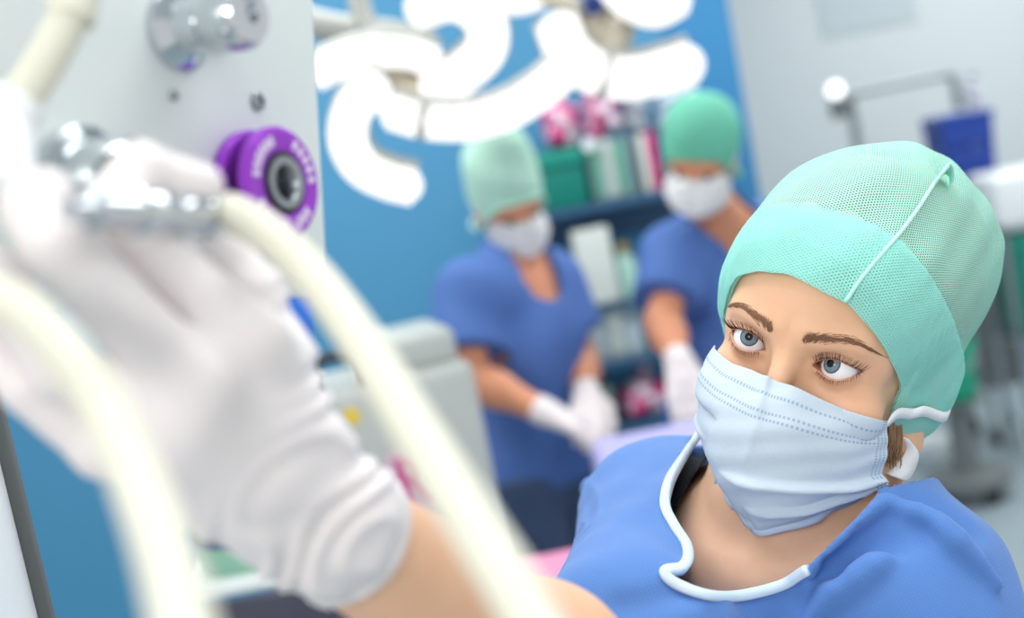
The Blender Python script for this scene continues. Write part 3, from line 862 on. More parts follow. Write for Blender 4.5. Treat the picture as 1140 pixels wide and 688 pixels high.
# dark undershirt strap at her right collar
M['under'] = mat('black_knit', (22, 24, 30), .9, var=.2, vscale=200)
US = [(800, 470), (770, 470), (735, 530), (730, 575), (748, 582), (757, 556), (772, 530), (794, 500), (812, 480)]
def under_d(P): return np.maximum(np.maximum(np.abs(upper_body(P)-.004)-.0018, polycut(P, US)), np.abs((P-NKB.astype(np.float32)) @ YB.astype(np.float32))-.2)
c_ = pix_march(upper_body, [(760, 530)])[0]
V, Fc = surfnet(under_d, c_-.09, c_+.09, .002, 1)
link('undershirt', V, Fc, M['under'], nurse)
# ---- glove
AXW = WRI-ELB; AXW /= np.linalg.norm(AXW)
CUFF = at(390, 599, .60)
M['glove'] = mat('latex_glove', (234, 227, 226), .42, var=.03, vscale=30, sss=.12, bump=.1, bscale=120)
def glove_d(P):
    d = smin(hand_d(P), cap(P, WRI, CUFF-AXW*.02, .0270, .0285), .012)
    s = (P-CUFF.astype(np.float32)) @ AXW.astype(np.float32)
    w = 3.0*np.sin(55*P[..., 0]+40*P[..., 2])+1.4*np.sin(130*P[..., 2]-90*P[..., 0])
    m = np.clip((s-.004)/.01, 0, 1)*np.clip((.095-s)/.04, 0, 1)
    sk = (P-CUFF.astype(np.float32)) @ (C2W @ np.array([.55, .62, .1])).astype(np.float32)
    d = d-m*.0024*(1-np.abs(np.sin(sk*210+w)))**1.0*1.3-m*.0007*np.sin(sk*95+w*.7)
    d = d+.0006*np.sin(170*P[..., 0])*np.sin(150*P[..., 2]+60*P[..., 1])
    d = d-.0022*np.exp(-((s-.0015)/.0020)**2)
    return np.maximum(d, -s)
pts = np.array([q for k in HAND.values() for q in k]+[CUFF, WRI])
V, Fc = surfnet(glove_d, pts.min(0)-.045, pts.max(0)+.045, .0022, 1)
V, Fc = sheet(V, Fc, lambda P: -((P-CUFF.astype(np.float32)) @ AXW.astype(np.float32)), -.0006)
gl = link('glove', V, Fc, M['glove'], nurse)

# ---- nape hair and the loose end of the mask tie, lying on what is behind them
near_ = lambda P: np.minimum(np.minimum(head_neck(P), gown_d(P)), CAPW(P)+.002)
mb = MB()
for i in range(60):
    x0 = 990+RNG.random()*13; c = pix_march(near_, [(x0, 466+RNG.random()*8), (x0-2+RNG.random()*4, 490), (x0-9+RNG.random()*12, 506+RNG.random()*16)])
    c = c-np.array([pixray(x0, 490)])*(.003+.004*RNG.random()); mb.tube(spline(c, 8), .0009*np.linspace(1, .3, 8), 5, caps=False)
mb.build('hair_strand', M['hair'], hairo, sharp=0)
c = pix_march(near_, [(1008, 488), (1016, 502), (1010, 518), (999, 532)])-np.array([pixray(1010, 505)])*.008
ribbon(list(c), np.linspace(.006, .017, 30), C2W@np.array([.9, .35, .2]), 'mask_tie', fm)
# ================================================================== the room
def quadbox(name, lo, hi, m, kind='structure'):
    lo = np.array(lo, float); hi = np.array(hi, float)
    o = MB().box((lo+hi)/2, *((hi-lo)/2)).build(name, m, None, (lo+hi)/2*np.array([1, 1, 0])+np.array([0, 0, lo[2]]), smooth=False)
    o['kind'] = kind; return o
YW, YF = 4.65, 7.2
M['blue_wall'] = mat('blue_wall', (72, 144, 184), .6, var=.03, vscale=1.2, bump=.05, bscale=150)
M['blue_strip'] = mat('blue_strip', (50, 130, 180), .5, var=.03, vscale=2)
M['grey_wall'] = mat('grey_wall', (206, 214, 216), .6, var=.02, vscale=1.2, bump=.05, bscale=150)
M['floor'] = mat('floor_vinyl', (150, 166, 172), .35, var=.06, vscale=2.5)
M['ceil'] = mat('ceiling_paint', (236, 238, 238), .8, var=.01)
xr = plane_hit(822, 80, y=YW)[0]
quadbox('floor', (-3.6, -1.6, -.1), (5.2, YF+.1, 0), M['floor'])
quadbox('ceiling', (-3.6, -1.6, 2.9), (5.2, YF+.1, 3.0), M['ceil'])
quadbox('wall_back', (-3.6, YW, 0), (xr-.02, YW+.12, 2.9), M['blue_wall'])
quadbox('wall_right', (xr-.02, YF, 0), (5.2, YF+.1, 2.9), M['grey_wall'])
quadbox('trim_1', (xr-.20, YW-.02, 0), (xr, YW+.14, 2.9), M['blue_strip'])
quadbox('baseboard_back', (-3.6, YW-.015, 0), (xr-.20, YW, .10), M['grey_wall'])
quadbox('baseboard_right', (xr, YF-.015, 0), (5.2, YF, .10), M['blue_wall'])
a_, b_ = plane_hit(905, -30, y=YF), plane_hit(1022, 22, y=YF)
M['panel_grey'] = mat('panel_grey', (186, 198, 202), .5, var=.02)
quadbox('trim_2', (a_[0], YF-.010, b_[2]), (b_[0], YF, a_[2]+.2), M['panel_grey'])

# ------------------------------------------------------------------ colleagues
M['scrub'] = mat('blue_scrubs', (76, 112, 178), .8, var=.08, vscale=9, bump=.2, bscale=40)
M['trouser'] = mat('navy_trousers', (66, 84, 116), .8, var=.08, vscale=9)
M['cap_far'] = mat('green_cap', (184, 226, 206), .8, var=.06, vscale=20, bump=.3, bscale=60)
M['cap_far2'] = mat('teal_cap', (104, 190, 162), .8, var=.06, vscale=20, bump=.3, bscale=60)
M['mask_far'] = mat('white_mask', (236, 236, 236), .8, var=.03, vscale=30)
M['shoe'] = mat('clog_rubber', (225, 228, 230), .5)
M['glove_far'] = mat('white_glove', (236, 226, 224), .5, var=.04, vscale=30)
M['eye_far'] = mat('eye_far', (70, 60, 54), .3, var=0)
def unit(v): v = np.asarray(v, float); return v/np.linalg.norm(v)
def colleague(label, J, face, hup, capm, tall, long_face=1.0):
    hc = J['head']; f = unit(C2W@np.array(face)); u = unit(C2W@np.array(hup)); u = unit(u-f*(u@f)); l = np.cross(u, f)
    R_ = np.stack([l, f, u], 1).astype(np.float32)
    H = lambda P: (P-hc.astype(np.float32)) @ R_
    hm = lambda p: hc+R_.astype(float)@np.array(p)
    sl, sr = J['sh']; hip_ = J['hip']; xb = unit(sr-sl); root = np.array([hip_[0], hip_[1], 0.])
    fwd = unit(np.cross([0, 0, 1.], xb)); fwd = fwd if fwd@f > 0 else -fwd
    def head(P):
        p = H(P); p = p.copy(); p[..., 0] = np.abs(p[..., 0])
        d = ell(p, (0, -.015, .035), (.074, .094, .088)); d = smin(d, ell(p, (0, .018, -.04), (.056, .060, .076)), .02)
        d = smin(d, sph(p, (0, .055, -.095), .018), .02)
        d = smin(d, cap(p, (.010, .074, .018), (.040, .062, .020), .009), .012)
        d = smax(d, -ell(p, (.031, .088, .002), (.018, .014, .011)), .009)
        d = smin(d, cap(p, (0, .074, .004), (0, .094, -.036), .008, .010), .01)
        d = smin(d, cap(p, (0, .078, -.063), (.018, .070, -.066), .006, .003), .005)
        return smin(d, ell(p, (.074, -.012, -.008), (.009, .018, .028)), .006)
    nb = (sl+sr)/2+np.array([0, 0, .02])
    def tors(P):
        d = cap(P, sl, sr, .055); d = smin(d, cap(P, nb-np.array([0, 0, .14]), hip_+np.array([0, 0, .12]), .115, .105), .09)
        d = smin(d, cap(P, hip_-xb*.07, hip_+xb*.07, .10), .08)
        for s in (-1, 1): d = smin(d, sph(P, nb-np.array([0, 0, .16])+xb*s*.07+fwd*.045, .054), .05)
        return d
    def upper(P):
        d = smin(cap(P, hm((0, -.02, -.05)), nb, .052, .056), tors(P), .05)
        d = smin(d, cap(P, nb+(hm((0, -.02, -.05))-nb)*.4, sl, .04, .045), .04)
        return smin(d, cap(P, nb+(hm((0, -.02, -.05))-nb)*.4, sr, .04, .045), .04)
    arms = J['arms']
    def arm(P, a):
        s_, e, w_ = a[0], a[1], a[2]
        d = smin(cap(P, s_, e, .048, .038), cap(P, e, e+(w_-e)*.35, .037, .038), .03)
        return smin(d, cap(P, e+(w_-e)*.35, w_, .038, .026), .03)
    def hand(P, a):
        w_, t_ = a[2], a[3]; ax = unit(t_-w_); dn = a[4]; sd = unit(np.cross(ax, dn)); kn = w_+ax*.085
        d = cap(P, w_, w_+ax*.05, .025, .024)
        for i in range(4):
            o = sd*(.030-.020*i); L = (.075, .085, .08, .06)[i]
            d = smin(d, cap(P, w_+ax*.02+o*.5, kn+o, .018, .013), .012)
            k1 = kn+o+unit(ax+dn*.45)*L*.5; k2 = k1+unit(ax*.6+dn)*L*.5
            d = smin(d, smin(cap(P, kn+o, k1, .0115, .0105), cap(P, k1, k2, .0105, .009), .004), .004)
        t1 = w_+ax*.045+sd*.045+dn*.015; t2 = t1+ax*.032+dn*.015+sd*.004; t3 = t2+ax*.025+dn*.012-sd*.006
        d = smin(d, cap(P, w_+ax*.015+sd*.015, t1, .018, .014), .012)
        return smin(d, smin(cap(P, t1, t2, .0135, .0115), cap(P, t2, t3, .0115, .009), .004), .006)
    def legs_(P, off=0.):
        d = None
        for s in (-1, 1):
            h = hip_+xb*s*.09; ft = np.array([h[0], h[1], .07]); k = (h+ft)/2+fwd*.015
            c = smin(cap(P, h, k, .085, .058), cap(P, k, ft, .056, .038), .04)
            if off == 0.: c = smin(c, cap(P, ft-np.array([0, 0, .03]), ft+fwd*.15-np.array([0, 0, .038]), .036, .028), .03)
            d = c if d is None else np.minimum(d, c)
        return d-off
    def body(P):
        d = smin(head(P), upper(P), .025)
        for a in arms: d = smin(d, np.minimum(arm(P, a), 9), .03); d = smin(d, hand(P, a)+.002, .012)
        return smin(d, legs_(P), .03)
    allp = np.array([hc, sl, sr, hip_]+[q for a in arms for q in a[:4]])
    lo = allp.min(0)-.20; hi = allp.max(0)+.20; lo[2] = -.01
    o = sdf_obj('person', body, lo, hi, .007, M['skin_far'], None, root); tag(o, label, 'person')
    for s in (-1, 1):
        mb = MB(); mb.lathe(hm((s*.031, .066, .002)), f, [(0, .012), (.006, .0105), (.011, .004), (.011, -.004)], 16); mb.build('eye', M['eye_far'], o)
    def top(P):
        d = upper(P)
        for a in arms: d = smin(d, cap(P, a[0], a[0]+(a[1]-a[0])*.70, .062, .066), .04)
        d = d-.016+.004*np.sin(26*P[..., 0]+9*P[..., 2])*np.sin(21*P[..., 2]-13*P[..., 1])
        d = np.maximum(d, (hip_[2]-.02)-P[..., 2])
        for a in arms:
            e = unit(a[1]-a[0]); L = np.linalg.norm(a[1]-a[0])
            s = (P-a[0].astype(np.float32)) @ e.astype(np.float32); n_ = np.linalg.norm(P-a[0].astype(np.float32)-s[..., None]*e.astype(np.float32), axis=-1)
            d = np.where((n_ < .09) & (s > L*.5) & (s < L*1.3), np.maximum(d, s-L*.70), d)
        n0 = hm((0, -.02, -.05)); d = np.maximum(d, -cap(P, nb+fwd*.055+np.array([0, 0, -.005]), n0, .072, .075))
        return d
    tops = sdf_obj('scrub_top', top, lo, hi, .008, M['scrub'], o)
    sdf_obj('trousers', lambda P: np.maximum(np.maximum(np.minimum(legs_(P, .018), smin(tors(P)-.006, legs_(P, .018), .03)), P[..., 2]-hip_[2]-.03), .06-P[..., 2]), lo, [hi[0], hi[1], hip_[2]+.06], .010, M['trouser'], o)
    for s in (-1, 1):
        h = hip_+xb*s*.09; ft = np.array([h[0], h[1], .04])
        sdf_obj('clog', lambda P: np.maximum(np.maximum(smin(cap(P, ft, ft+fwd*.15-np.array([0, 0, .006]), .044, .038), sph(P, ft-fwd*.02, .046), .03), -P[..., 2]), P[..., 2]-.075), ft-.25, ft+.25, .008, M['shoe'], o)
    for a in arms:
        e = unit(a[2]-a[1])
        sdf_obj('glove', lambda P: np.maximum(smin(hand(P, a)-.001, cap(P, a[2], a[2]-e*.03, .030, .032), .012), -((P-a[2].astype(np.float32)) @ e.astype(np.float32)+.022)), (a[2]+a[3])/2-.19, (a[2]+a[3])/2+.19, .005, M['glove_far'], o)
    def capd(P):
        p = H(P); d = ell(p, (0, -.018, .040), (.083, .104, .097))
        d = smin(d, ell(p, (0, -.030, .060+tall*.5), (.082, .095, .075+tall*.55)), .03)
        d = d+.0035*np.sin(55*p[..., 2]+20*p[..., 0])*np.clip((p[..., 2]-.03)/.05, 0, 1)*np.sin(18*p[..., 0]+2)
        a = np.abs(np.arctan2(p[..., 0], p[..., 1])); zr = np.interp(a, [0, .6, 1.1, 1.5, PI], [.050, .044, .010, -.035, -.060])
        return np.maximum(d, zr-p[..., 2])
    hv = np.array([hm((a, b, c)) for a in (-.14, .14) for b in (-.16, .14) for c in (-.15, .26)])
    cp = sdf_obj('cap', capd, hv.min(0), hv.max(0), .005, capm, o)
    MB().tube(np.array([hm((.086*math.cos(t), -.018+.107*math.sin(t), float(np.interp(abs(math.atan2(math.cos(t), math.sin(t))), [0, .6, 1.1, 1.5, PI], [.052, .046, .012, -.033, -.058])))) for t in np.linspace(0, 2*PI, 60)]), .004, 8, caps=False).build('cap_edge', capm, cp, sharp=0)
    def mk(P):
        p = H(P); d = ell(p, (0, .020, -.048), (.072, .082, .062)); d = smin(d, cap(p, (0, .072, -.02), (0, .080, -.07), .026, .022), .02)
        d = d+.002*np.sin(p[..., 2]*260)
        d = np.maximum(np.abs(d)-.002, p[..., 2]-.002-.25*np.abs(p[..., 0])*0)
        return np.maximum(np.maximum(d, -.105-p[..., 2]), .012-p[..., 1])
    mo = sdf_obj('face_mask', mk, hv.min(0), hv.max(0), .004, M['mask_far'], o)
    for s in (-1, 1):
        MB().tube(spline([hm((s*.066, .022, -.012)), hm((s*.084, -.02, .03)), hm((s*.06, -.105, .075))], 14), .003, 6).build('mask_tie', M['mask_far'], mo, sharp=0)
    return o
dn = np.array([0, 0, -1.0])
J1 = dict(head=at(568, 232, 3.30), sh=(at(538, 330, 3.22), at(608, 314, 3.42)), hip=at(600, 525, 3.40),
          arms=[(at(520, 326, 3.22), at(524, 420, 3.16), at(606, 458, 3.10), at(660, 482, 3.08), dn), (at(612, 316, 3.42), at(646, 400, 3.40), at(653, 438, 3.24), at(655, 480, 3.12), dn)])
colleague('person at left behind the table in a tall pale green cap and blue scrubs', J1, (.42, .40, -.80), (-.24, -.93, -.25), M['cap_far'], .075)
J2 = dict(head=at(779, 182, 3.20), sh=(at(754, 284, 3.36), at(860, 262, 3.56)), hip=at(808, 500, 3.46),
          arms=[(at(752, 286, 3.36), at(738, 358, 3.26), at(756, 402, 3.12), at(764, 440, 3.08), dn), (at(862, 264, 3.56), at(876, 350, 3.5), at(830, 410, 3.28), at(800, 440, 3.16), dn)])
colleague('person behind on the right, head bent down in a rounder teal cap', J2, (-.30, .50, -.80), (-.06, -.88, -.46), M['cap_far2'], .02)

# ------------------------------------------------------------------ operating lamps
M['lamp_shell'] = mat('lamp_shell', (172, 174, 166), .4, var=.02)
M['lamp_beige'] = mat('lamp_joint', (222, 212, 192), .45, var=.03)
M['led'] = mat('led_lens', (255, 253, 250), .4, var=0, emit=1.45)
M['led'].node_tree.nodes['Principled BSDF'].inputs['Base Color'].default_value = (.2, .2, .2, 1)
M['dark_blue'] = mat('dark_blue_plastic', (30, 60, 130), .4)
LN = unit(C2W@np.array([.05, .42, -.9]))
def petal(root, pix, w, z, gap=None):
    c = spline([at(x, y, z+dz) for x, y, dz in pix], 40); hw_ = w/FPX*z/2*.92
    T = np.gradient(c, axis=0); T /= np.linalg.norm(T, axis=1)[:, None]; S = np.cross(T, LN); S /= np.linalg.norm(S, axis=1)[:, None]
    prof = [(-1, -.6), (-1, .5), (-.88, .9), (.88, .9), (1, .5), (1, -.6), (.72, -1.4), (-.72, -1.4)]; n = len(prof); th = .026
    V = np.concatenate([c+S*a*hw_+LN*b*th for a, b in prof]).reshape(n, len(c), 3).transpose(1, 0, 2).reshape(-1, 3)
    Fq = [[i*n+k, i*n+(k+1) % n, (i+1)*n+(k+1) % n, (i+1)*n+k] for i in range(len(c)-1) for k in range(n)]+[list(range(n)), [(len(c)-1)*n+k for k in range(n)][::-1]]
    mb = MB(); mb.add(V, Fq); o = mb.build('lamp_petal', M['lamp_shell'], root)
    L = np.sum(np.linalg.norm(np.diff(c, axis=0), axis=1)); N = max(3, int(L/(hw_*.95)))
    mb = MB()
    for i in range(N):
        p = c[int(round((i+.5)/N*39))]
        if gap is not None and abs((i+.5)/N*39-gap-.5) < .30*39/N: continue
        mb.lathe(p+LN*th*.9, LN, [(0, .010), (hw_*.55, .009), (hw_*.80, .006), (hw_*.90, 0)], 28)
    for i0, i1 in (((0, 40),) if gap is None else ((0, gap), (gap+1, 40))):                    # flat lens beds between the round lenses
        cc_, S_ = c[i0:i1], S[i0:i1]; m_ = len(cc_)
        mb.add(np.concatenate([cc_-S_*hw_*.88+LN*(th*.9+.002), cc_+S_*hw_*.88+LN*(th*.9+.002)]), [[i, i+1, m_+i+1, m_+i] for i in range(m_-1)])
    mb.build('led_lens', M['led'], o, sharp=0)
def lamp(label, petals, hub, arm_pts, z):
    r = empty('operating_lamp', hub, label, 'lamp', None)
    for q in petals: petal(r, *q)
    MB().lathe(hub-LN*.05, LN, [(0, -.05), (.05, -.05), (.06, -.02), (.06, .03), (.035, .05), (.03, .085), (0, .085)], 32).build('hub', M['lamp_beige'], r)
    mb = MB(); mb.tube(spline(arm_pts, 24), .022, 14); mb.build('suspension_arm', M['lamp_shell'], r)
    return r
ZL = 2.55
hub1 = at(452, 98, ZL+.10)
r1 = lamp('operating lamp at left with four glowing white curved petals, beside the machine panel', [
  ([(350, 80, 0), (378, 66, 0), (415, 56, 0), (452, 55, .02), (484, 66, .04)], 46, ZL+.02),
  ([(462, 8, .03), (505, -2, .03), (538, 18, .03), (540, 52, .02), (512, 80, 0), (482, 96, 0)], 56, ZL+.06),
  ([(428, 88, 0), (396, 114, 0), (388, 150, 0), (402, 180, 0), (430, 196, 0), (462, 204, 0)], 52, ZL-.03),
  ([(434, 120, 0), (475, 131, 0), (520, 132, 0), (565, 120, 0), (604, 96, 0), (624, 78, 0)], 50, ZL-.02, 7)],
  hub1, [hub1, at(440, 60, ZL+.2), at(405, 20, ZL+.26), at(392, -60, ZL+.28), at(350, -330, ZL+.25), at(350, -330, ZL+.25)*[1, 1, 0]+np.array([0, 0, 2.9])], ZL)
for (a, b) in (((452, 98), (430, 62)), ((455, 100), (490, 92)), ((450, 100), (432, 112)), ((455, 102), (470, 128))):
    MB().tube(np.array([at(*a, ZL+.09), at(*b, ZL+.05)]), .020, 12).build('bracket', M['lamp_beige'], r1)
ZL = 2.80
MB().tube(spline([at(330, 22, ZL+.16), at(385, 34, ZL+.15), at(440, 40, ZL+.14), at(482, 52, ZL+.14)], 24), .032, 16).build('yoke', M['lamp_shell'], r1)
hub2 = at(676, 40, ZL+.12)
r2 = lamp('operating lamp at right with a broad glowing white arc, above the pink packs', [
  ([(618, 20, 0), (632, 54, 0), (662, 78, 0), (700, 84, 0), (738, 76, 0), (770, 66, 0)], 60, ZL+.05, 18),
  ([(676, -28, 0), (700, -4, 0), (728, 6, 0), (756, -8, 0)], 54, ZL+.08),
  ([(520, -30, 0), (560, -6, 0), (598, -12, 0), (620, -40, 0)], 46, ZL+.10)],
  hub2, [hub2, at(665, 0, ZL+.22), at(655, -60, ZL+.25), at(620, -320, ZL+.25), at(620, -320, ZL+.25)*[1, 1, 0]+np.array([0, 0, 2.9])], ZL)
for (a, b) in (((676, 40), (684, 80)), ((674, 38), (700, 4)), ((672, 36), (630, 30)), ((670, 20), (596, -10))):
    MB().tube(np.array([at(*a, ZL+.11), at(*b, ZL+.08)]), .020, 12).build('bracket', M['lamp_beige'], r2)
MB().lathe(at(659, 2, ZL+.05), LN, [(0, -.03), (.018, -.03), (.02, .03), (0, .035)], 20).build('handle', M['dark_blue'], r2)

# ------------------------------------------------------------------ the machine on the left
ca = math.cos(math.radians(60)); sa = math.sin(math.radians(60))
PU = C2W@np.array([ca, .0, sa]); PV = C2W@np.array([.075, 1, 0]); PV = unit(PV-PU*(PV@PU)); PN = unit(C2W@np.array([sa, 0, -ca])); PN = unit(PN-PU*(PN@PU)-PV*(PN@PV))
PR = at(361, 140, .74)                                   # a point on the panel's far edge
def pan(px, py, off=0.0):
    d = pixray(px, py); t = ((PR-CAM)@PN)/(d@PN); return CAM+d*t+PN*off
M['panel'] = mat('panel_enamel', (230, 237, 235), .38, var=.03, vscale=5, bump=.03, bscale=200)
M['chrome'] = mat('chrome', (205, 210, 214), .12, 1, var=.03)
M['steel'] = mat('brushed_steel', (160, 166, 170), .35, 1, var=.08, vscale=40)
M['purple'] = mat('purple_anodised', (160, 62, 206), .35, .3, var=.05)
M['black'] = mat('black_rubber', (26, 26, 30), .5)
M['whitem'] = mat('white_print', (240, 226, 246), .6, var=0)
M['bluepl'] = mat('blue_plastic', (30, 120, 232), .35)
M['whitepl'] = mat('white_plastic', (238, 242, 242), .35, var=.02)
M['greypl'] = mat('grey_rubber', (92, 96, 94), .5)
colx = at(-52, 545, .82)
mroot = empty('anaesthesia_machine', [colx[0]-.09, colx[1]+.02, 0], 'pale machine panel with chrome knob and purple wheel at the left', 'medical machine')
top_ = PR-PV*.33; bot = PR+PV*(.092)
L_ = .40
pc = (top_+bot)/2-PU*L_/2-PN*.02
MB().box(pc, L_/2, .02, np.linalg.norm(top_-bot)/2, ax=[PU, PN, PV], bev=.007).build('panel', M['panel'], mroot)
MB().box(pc-PN*.09-PU*.04, L_/2-.06, .07, np.linalg.norm(top_-bot)/2-.02, ax=[PU, PN, PV], bev=.012).build('housing', M['panel'], mroot)
cz = (PR+PV*.05)[2]
cx0 = np.array([colx[0]-.09, colx[1]+.02, 0])
MB().box(cx0+np.array([0, 0, cz/2]), .085, .085, cz/2, bev=.012).build('column', M['whitepl'], mroot)
MB().box(cx0+np.array([.088, .078, cz/2]), .005, .006, cz/2-.02, bev=.003).build('edge_strip', M['greypl'], mroot)
MB().box(cx0+np.array([0, 0, .07]), .30, .26, .03, bev=.015).build('base', M['panel'], mroot)
for sx in (-1, 1):
    for sy in (-1, 1): MB().lathe(cx0+np.array([sx*.25-.015, sy*.2, .04]), [1, 0, 0], [(0, 0), (.034, 0), (.04, .006), (.04, .024), (.034, .03), (0, .03)], 24).build('caster', M['black'], mroot)
q_ = np.array([cx0[0], cx0[1], cz-.03]); hcn = pc-PN*.09-PU*.04
MB().tube(spline([q_, q_+np.array([0, 0, .10]), hcn-PN*.05, hcn], 20), .035, 16).build('support_arm', M['whitepl'], mroot)
# purple wheel
wc = pan(276, 209, 0)
WX = PN
mb = MB(); mb.lathe(wc, WX, [(0, 0), (.012, 0), (.012, .006)], 32); mb.build('spindle', M['steel'], mroot)
wh = MB()
for h in (.004, .019): wh.lathe(wc+WX*h, WX, [(.012, -.0035), (.0255, -.0035), (.027, -.002), (.027, .002), (.0255, .0035), (.0145, .0035), (.012, .002)], 56)
whl = wh.build('grooved_wheel', M['purple'], mroot)
MB().lathe(wc, WX, [(.018, .006), (.018, .017)], 48).build('tread', M['black'], whl)
MB().lathe(wc, WX, [(.0150, .0218), (.0150, .0230), (.0128, .0235), (.0126, .0220)], 48).build('seal', M['black'], whl)
MB().lathe(wc, WX, [(.0128, .0220), (.0124, .0242), (.0090, .0242), (.0080, .0230), (.0076, .010), (0, .010)], 48).build('bearing', M['steel'], whl)
mb = MB()
ux = unit(np.cross(WX, PV)); uy = np.cross(WX, ux)
for h in (.0227,):
    for a0, n_, s0 in ((.15, 5, .24), (2.0, 6, .20), (3.7, 5, .24), (5.2, 3, .2)):
        for i in range(n_):
            a = a0+i*s0; r_ = ux*math.cos(a)+uy*math.sin(a); tg = -ux*math.sin(a)+uy*math.cos(a)
            mb.box(wc+WX*h+r_*.0205, .0013, .0002, .0024, ax=[tg, WX, r_])
            mb.box(wc+WX*h+r_*(.0205+(.0016 if i % 2 else -.0014)), .0019, .0002, .0006, ax=[tg, WX, r_])
mb.build('lettering', M['whitem'], whl, smooth=False)
# chrome knob and fittings on the panel
kc = pan(196, 34)
MB().lathe(kc, PN, [(0, 0), (.019, 0), (.019, .004), (.017, .006), (.0125, .009), (.012, .02), (.0145, .023), (.015, .040), (.0125, .044), (.004, .045), (.004, .040), (0, .040)], 48).build('knob', M['chrome'], mroot)
MB().lathe(pan(242, 14), PN, [(0, 0), (.013, 0), (.013, .010), (.011, .012), (.003, .012), (.003, .006), (0, .006)], 32).build('knob', M['whitepl'], mroot)
MB().lathe(pan(84, 206), PN, [(0, 0), (.024, 0), (.024, .008), (.018, .010), (.016, .032), (.012, .036), (0, .036)], 40).build('knob', M['chrome'], mroot)
for p, k in (((286, 113), .85), ((192, 107), .4)):
    MB().lathe(pan(*p), PN, [(.006*k, 0), (.006*k, .0016), (.0052*k, .002), (.003*k, .002), (.0028*k, .001), (0, .001)], 6 if p[0] == 286 else 20).build('screw', M['steel'], mroot)
bc = pan(339, 371, -.012)
MB().box(bc, .012, .010, .020, ax=[PU, PN, PV], bev=.003).build('clip', M['bluepl'], mroot)
MB().box(bc+PN*.0105-PV*.008, .0085, .0012, .008, ax=[PU, PN, PV], bev=.001).build('clip_window', M['bluepl'], mroot)

# ------------------------------------------------------------------ hoses
M['hose'] = mat('cream_hose', (216, 215, 198), .5, var=.04, vscale=12, sss=.1, spec=.3)
def hose(label, pts, r, n=70):
    c = spline(pts, n); o = MB().tube(c, r, 24).build('breathing_hose', M['hose'], None, pts[0], sharp=0)
    return tag(o, label, 'hose'), c
hs, c = hose('cream hose arching from the metal fitting under the purple wheel down past the forearm', [at(238, 240, .545), at(262, 239, .54), at(305, 265, .53), at(352, 312, .515), at(405, 385, .475), at(452, 462, .44), at(500, 540, .41), at(548, 618, .385), at(592, 690, .365), at(650, 800, .34)], .0078)
ms = MB(); e0 = c[0]; dd = unit(at(60, 232, .44)-at(238, 240, .545))
ms.lathe(e0-dd*.012, dd, [(0, 0), (.0064, 0), (.0064, .014), (.0094, .015), (.0094, .020), (.0076, .021), (.0076, .040), (.0060, .042), (.0060, .060), (.0085, .062), (.0085, .072), (.0066, .074), (.0066, .098), (.004, .100), (.004, .112), (0, .112)], 36)
ms.build('metal_fitting', M['chrome'], hs)
hose('thick cream hose nearest the viewer, bending down over the gloved fingers', [at(-70, 290, .47), at(-20, 322, .445), at(30, 350, .425), at(80, 400, .405), at(125, 470, .39), at(158, 545, .36), at(185, 620, .335), at(205, 700, .315), at(225, 800, .29)], .0074)
h3, c = hose('pale hose stub crossing the upper left corner beside the chrome knob', [at(88, -40, .545), at(80, 8, .54), at(62, 48, .535), at(38, 88, .53), at(10, 128, .525)], .0078)
MB().tube(spline([at(20, 112, .526), at(4, 140, .522), at(2, 175, .512), at(4, 215, .505)], 20), .0115, 24).build('elbow', M['whitepl'], h3, sharp=0)
MB().lathe(at(84, -14, .543), unit(at(80, 12, .54)-at(84, -14, .543)), [(0, 0), (.0095, 0), (.0095, .014), (.007, .015)], 28).build('collar', M['hose'], h3)

# ------------------------------------------------------------------ shelf rack with packs
YR = 4.36
def px_box(name, x0, y0, x1, y1, Y, dep, m, label, cat, group=None, bev=.008, parent=None):
    """upright box standing at distance Y whose front covers about that part of the photograph"""
    a = plane_hit((x0+x1)/2, (y0+y1)/2, y=Y); k = Y/FPX/1.0
    w = (x1-x0)*k; h = (y1-y0)*k
    o = MB().box(a+np.array([0, dep/2, 0]), w/2, dep/2, h/2, bev=min(bev, w*.2, h*.2)).build(name, m, parent, a+np.array([0, dep/2, -h/2]) if parent is None else None)
    if label: tag(o, label, cat, group)
    return o, a, w, h
M['rack'] = mat('rack_blue_grey', (52, 92, 124), .4, .1)
M['teal'] = mat('teal_bin', (0, 124, 108), .45, var=.04)
M['teal_lip'] = mat('teal_bin_lip', (0, 140, 122), .45)
M['green'] = mat('green_pack', (20, 168, 130), .5, var=.08, vscale=15)
M['clear'] = mat('clear_plastic', (206, 222, 222), .15, var=.03, transm=.2, alpha=.16)
M['pink'] = mat('magenta_pack', (206, 44, 122), .5, var=.12, vscale=18, bump=.4, bscale=30)
def print_mat(name, rgb, seed):
    t = NT(name); n = t.noise(16+seed, 2); mr = t.node('ShaderNodeMapRange'); mr.inputs[1].default_value = .50; mr.inputs[2].default_value = .56; t.ln(n, mr.inputs[0])
    t.ln(t.mix(mr.outputs[0], lin(rgb), lin((226, 210, 222))), t.b.inputs['Base Color']); t.b.inputs['Roughness'].default_value = .4; t.bump(t.noise(30, 4), .4); return t.m
M['pinkprint'] = print_mat('magenta_print', (212, 44, 126), 3)
M['greybag'] = mat('silver_bag', (176, 186, 192), .35, .2, var=.12, vscale=14, bump=.5, bscale=24)
M['palebag'] = mat('pale_bag', (198, 214, 226), .4, var=.1, vscale=14, bump=.5, bscale=24)
M['white'] = mat('white_card', (214, 220, 212), .6, var=.04)
M['mint_b'] = mat('mint_bottle', (168, 208, 196), .4)
M['gold'] = mat('amber_cap', (170, 140, 40), .4)
M['olive'] = mat('grey_green_box', (104, 122, 112), .6, var=.05)
xa, xb_ = plane_hit(566, 232, y=YR)[0], plane_hit(800, 190, y=YR)[0]
def zat(px, py): return plane_hit(px, py, y=YR)[2]
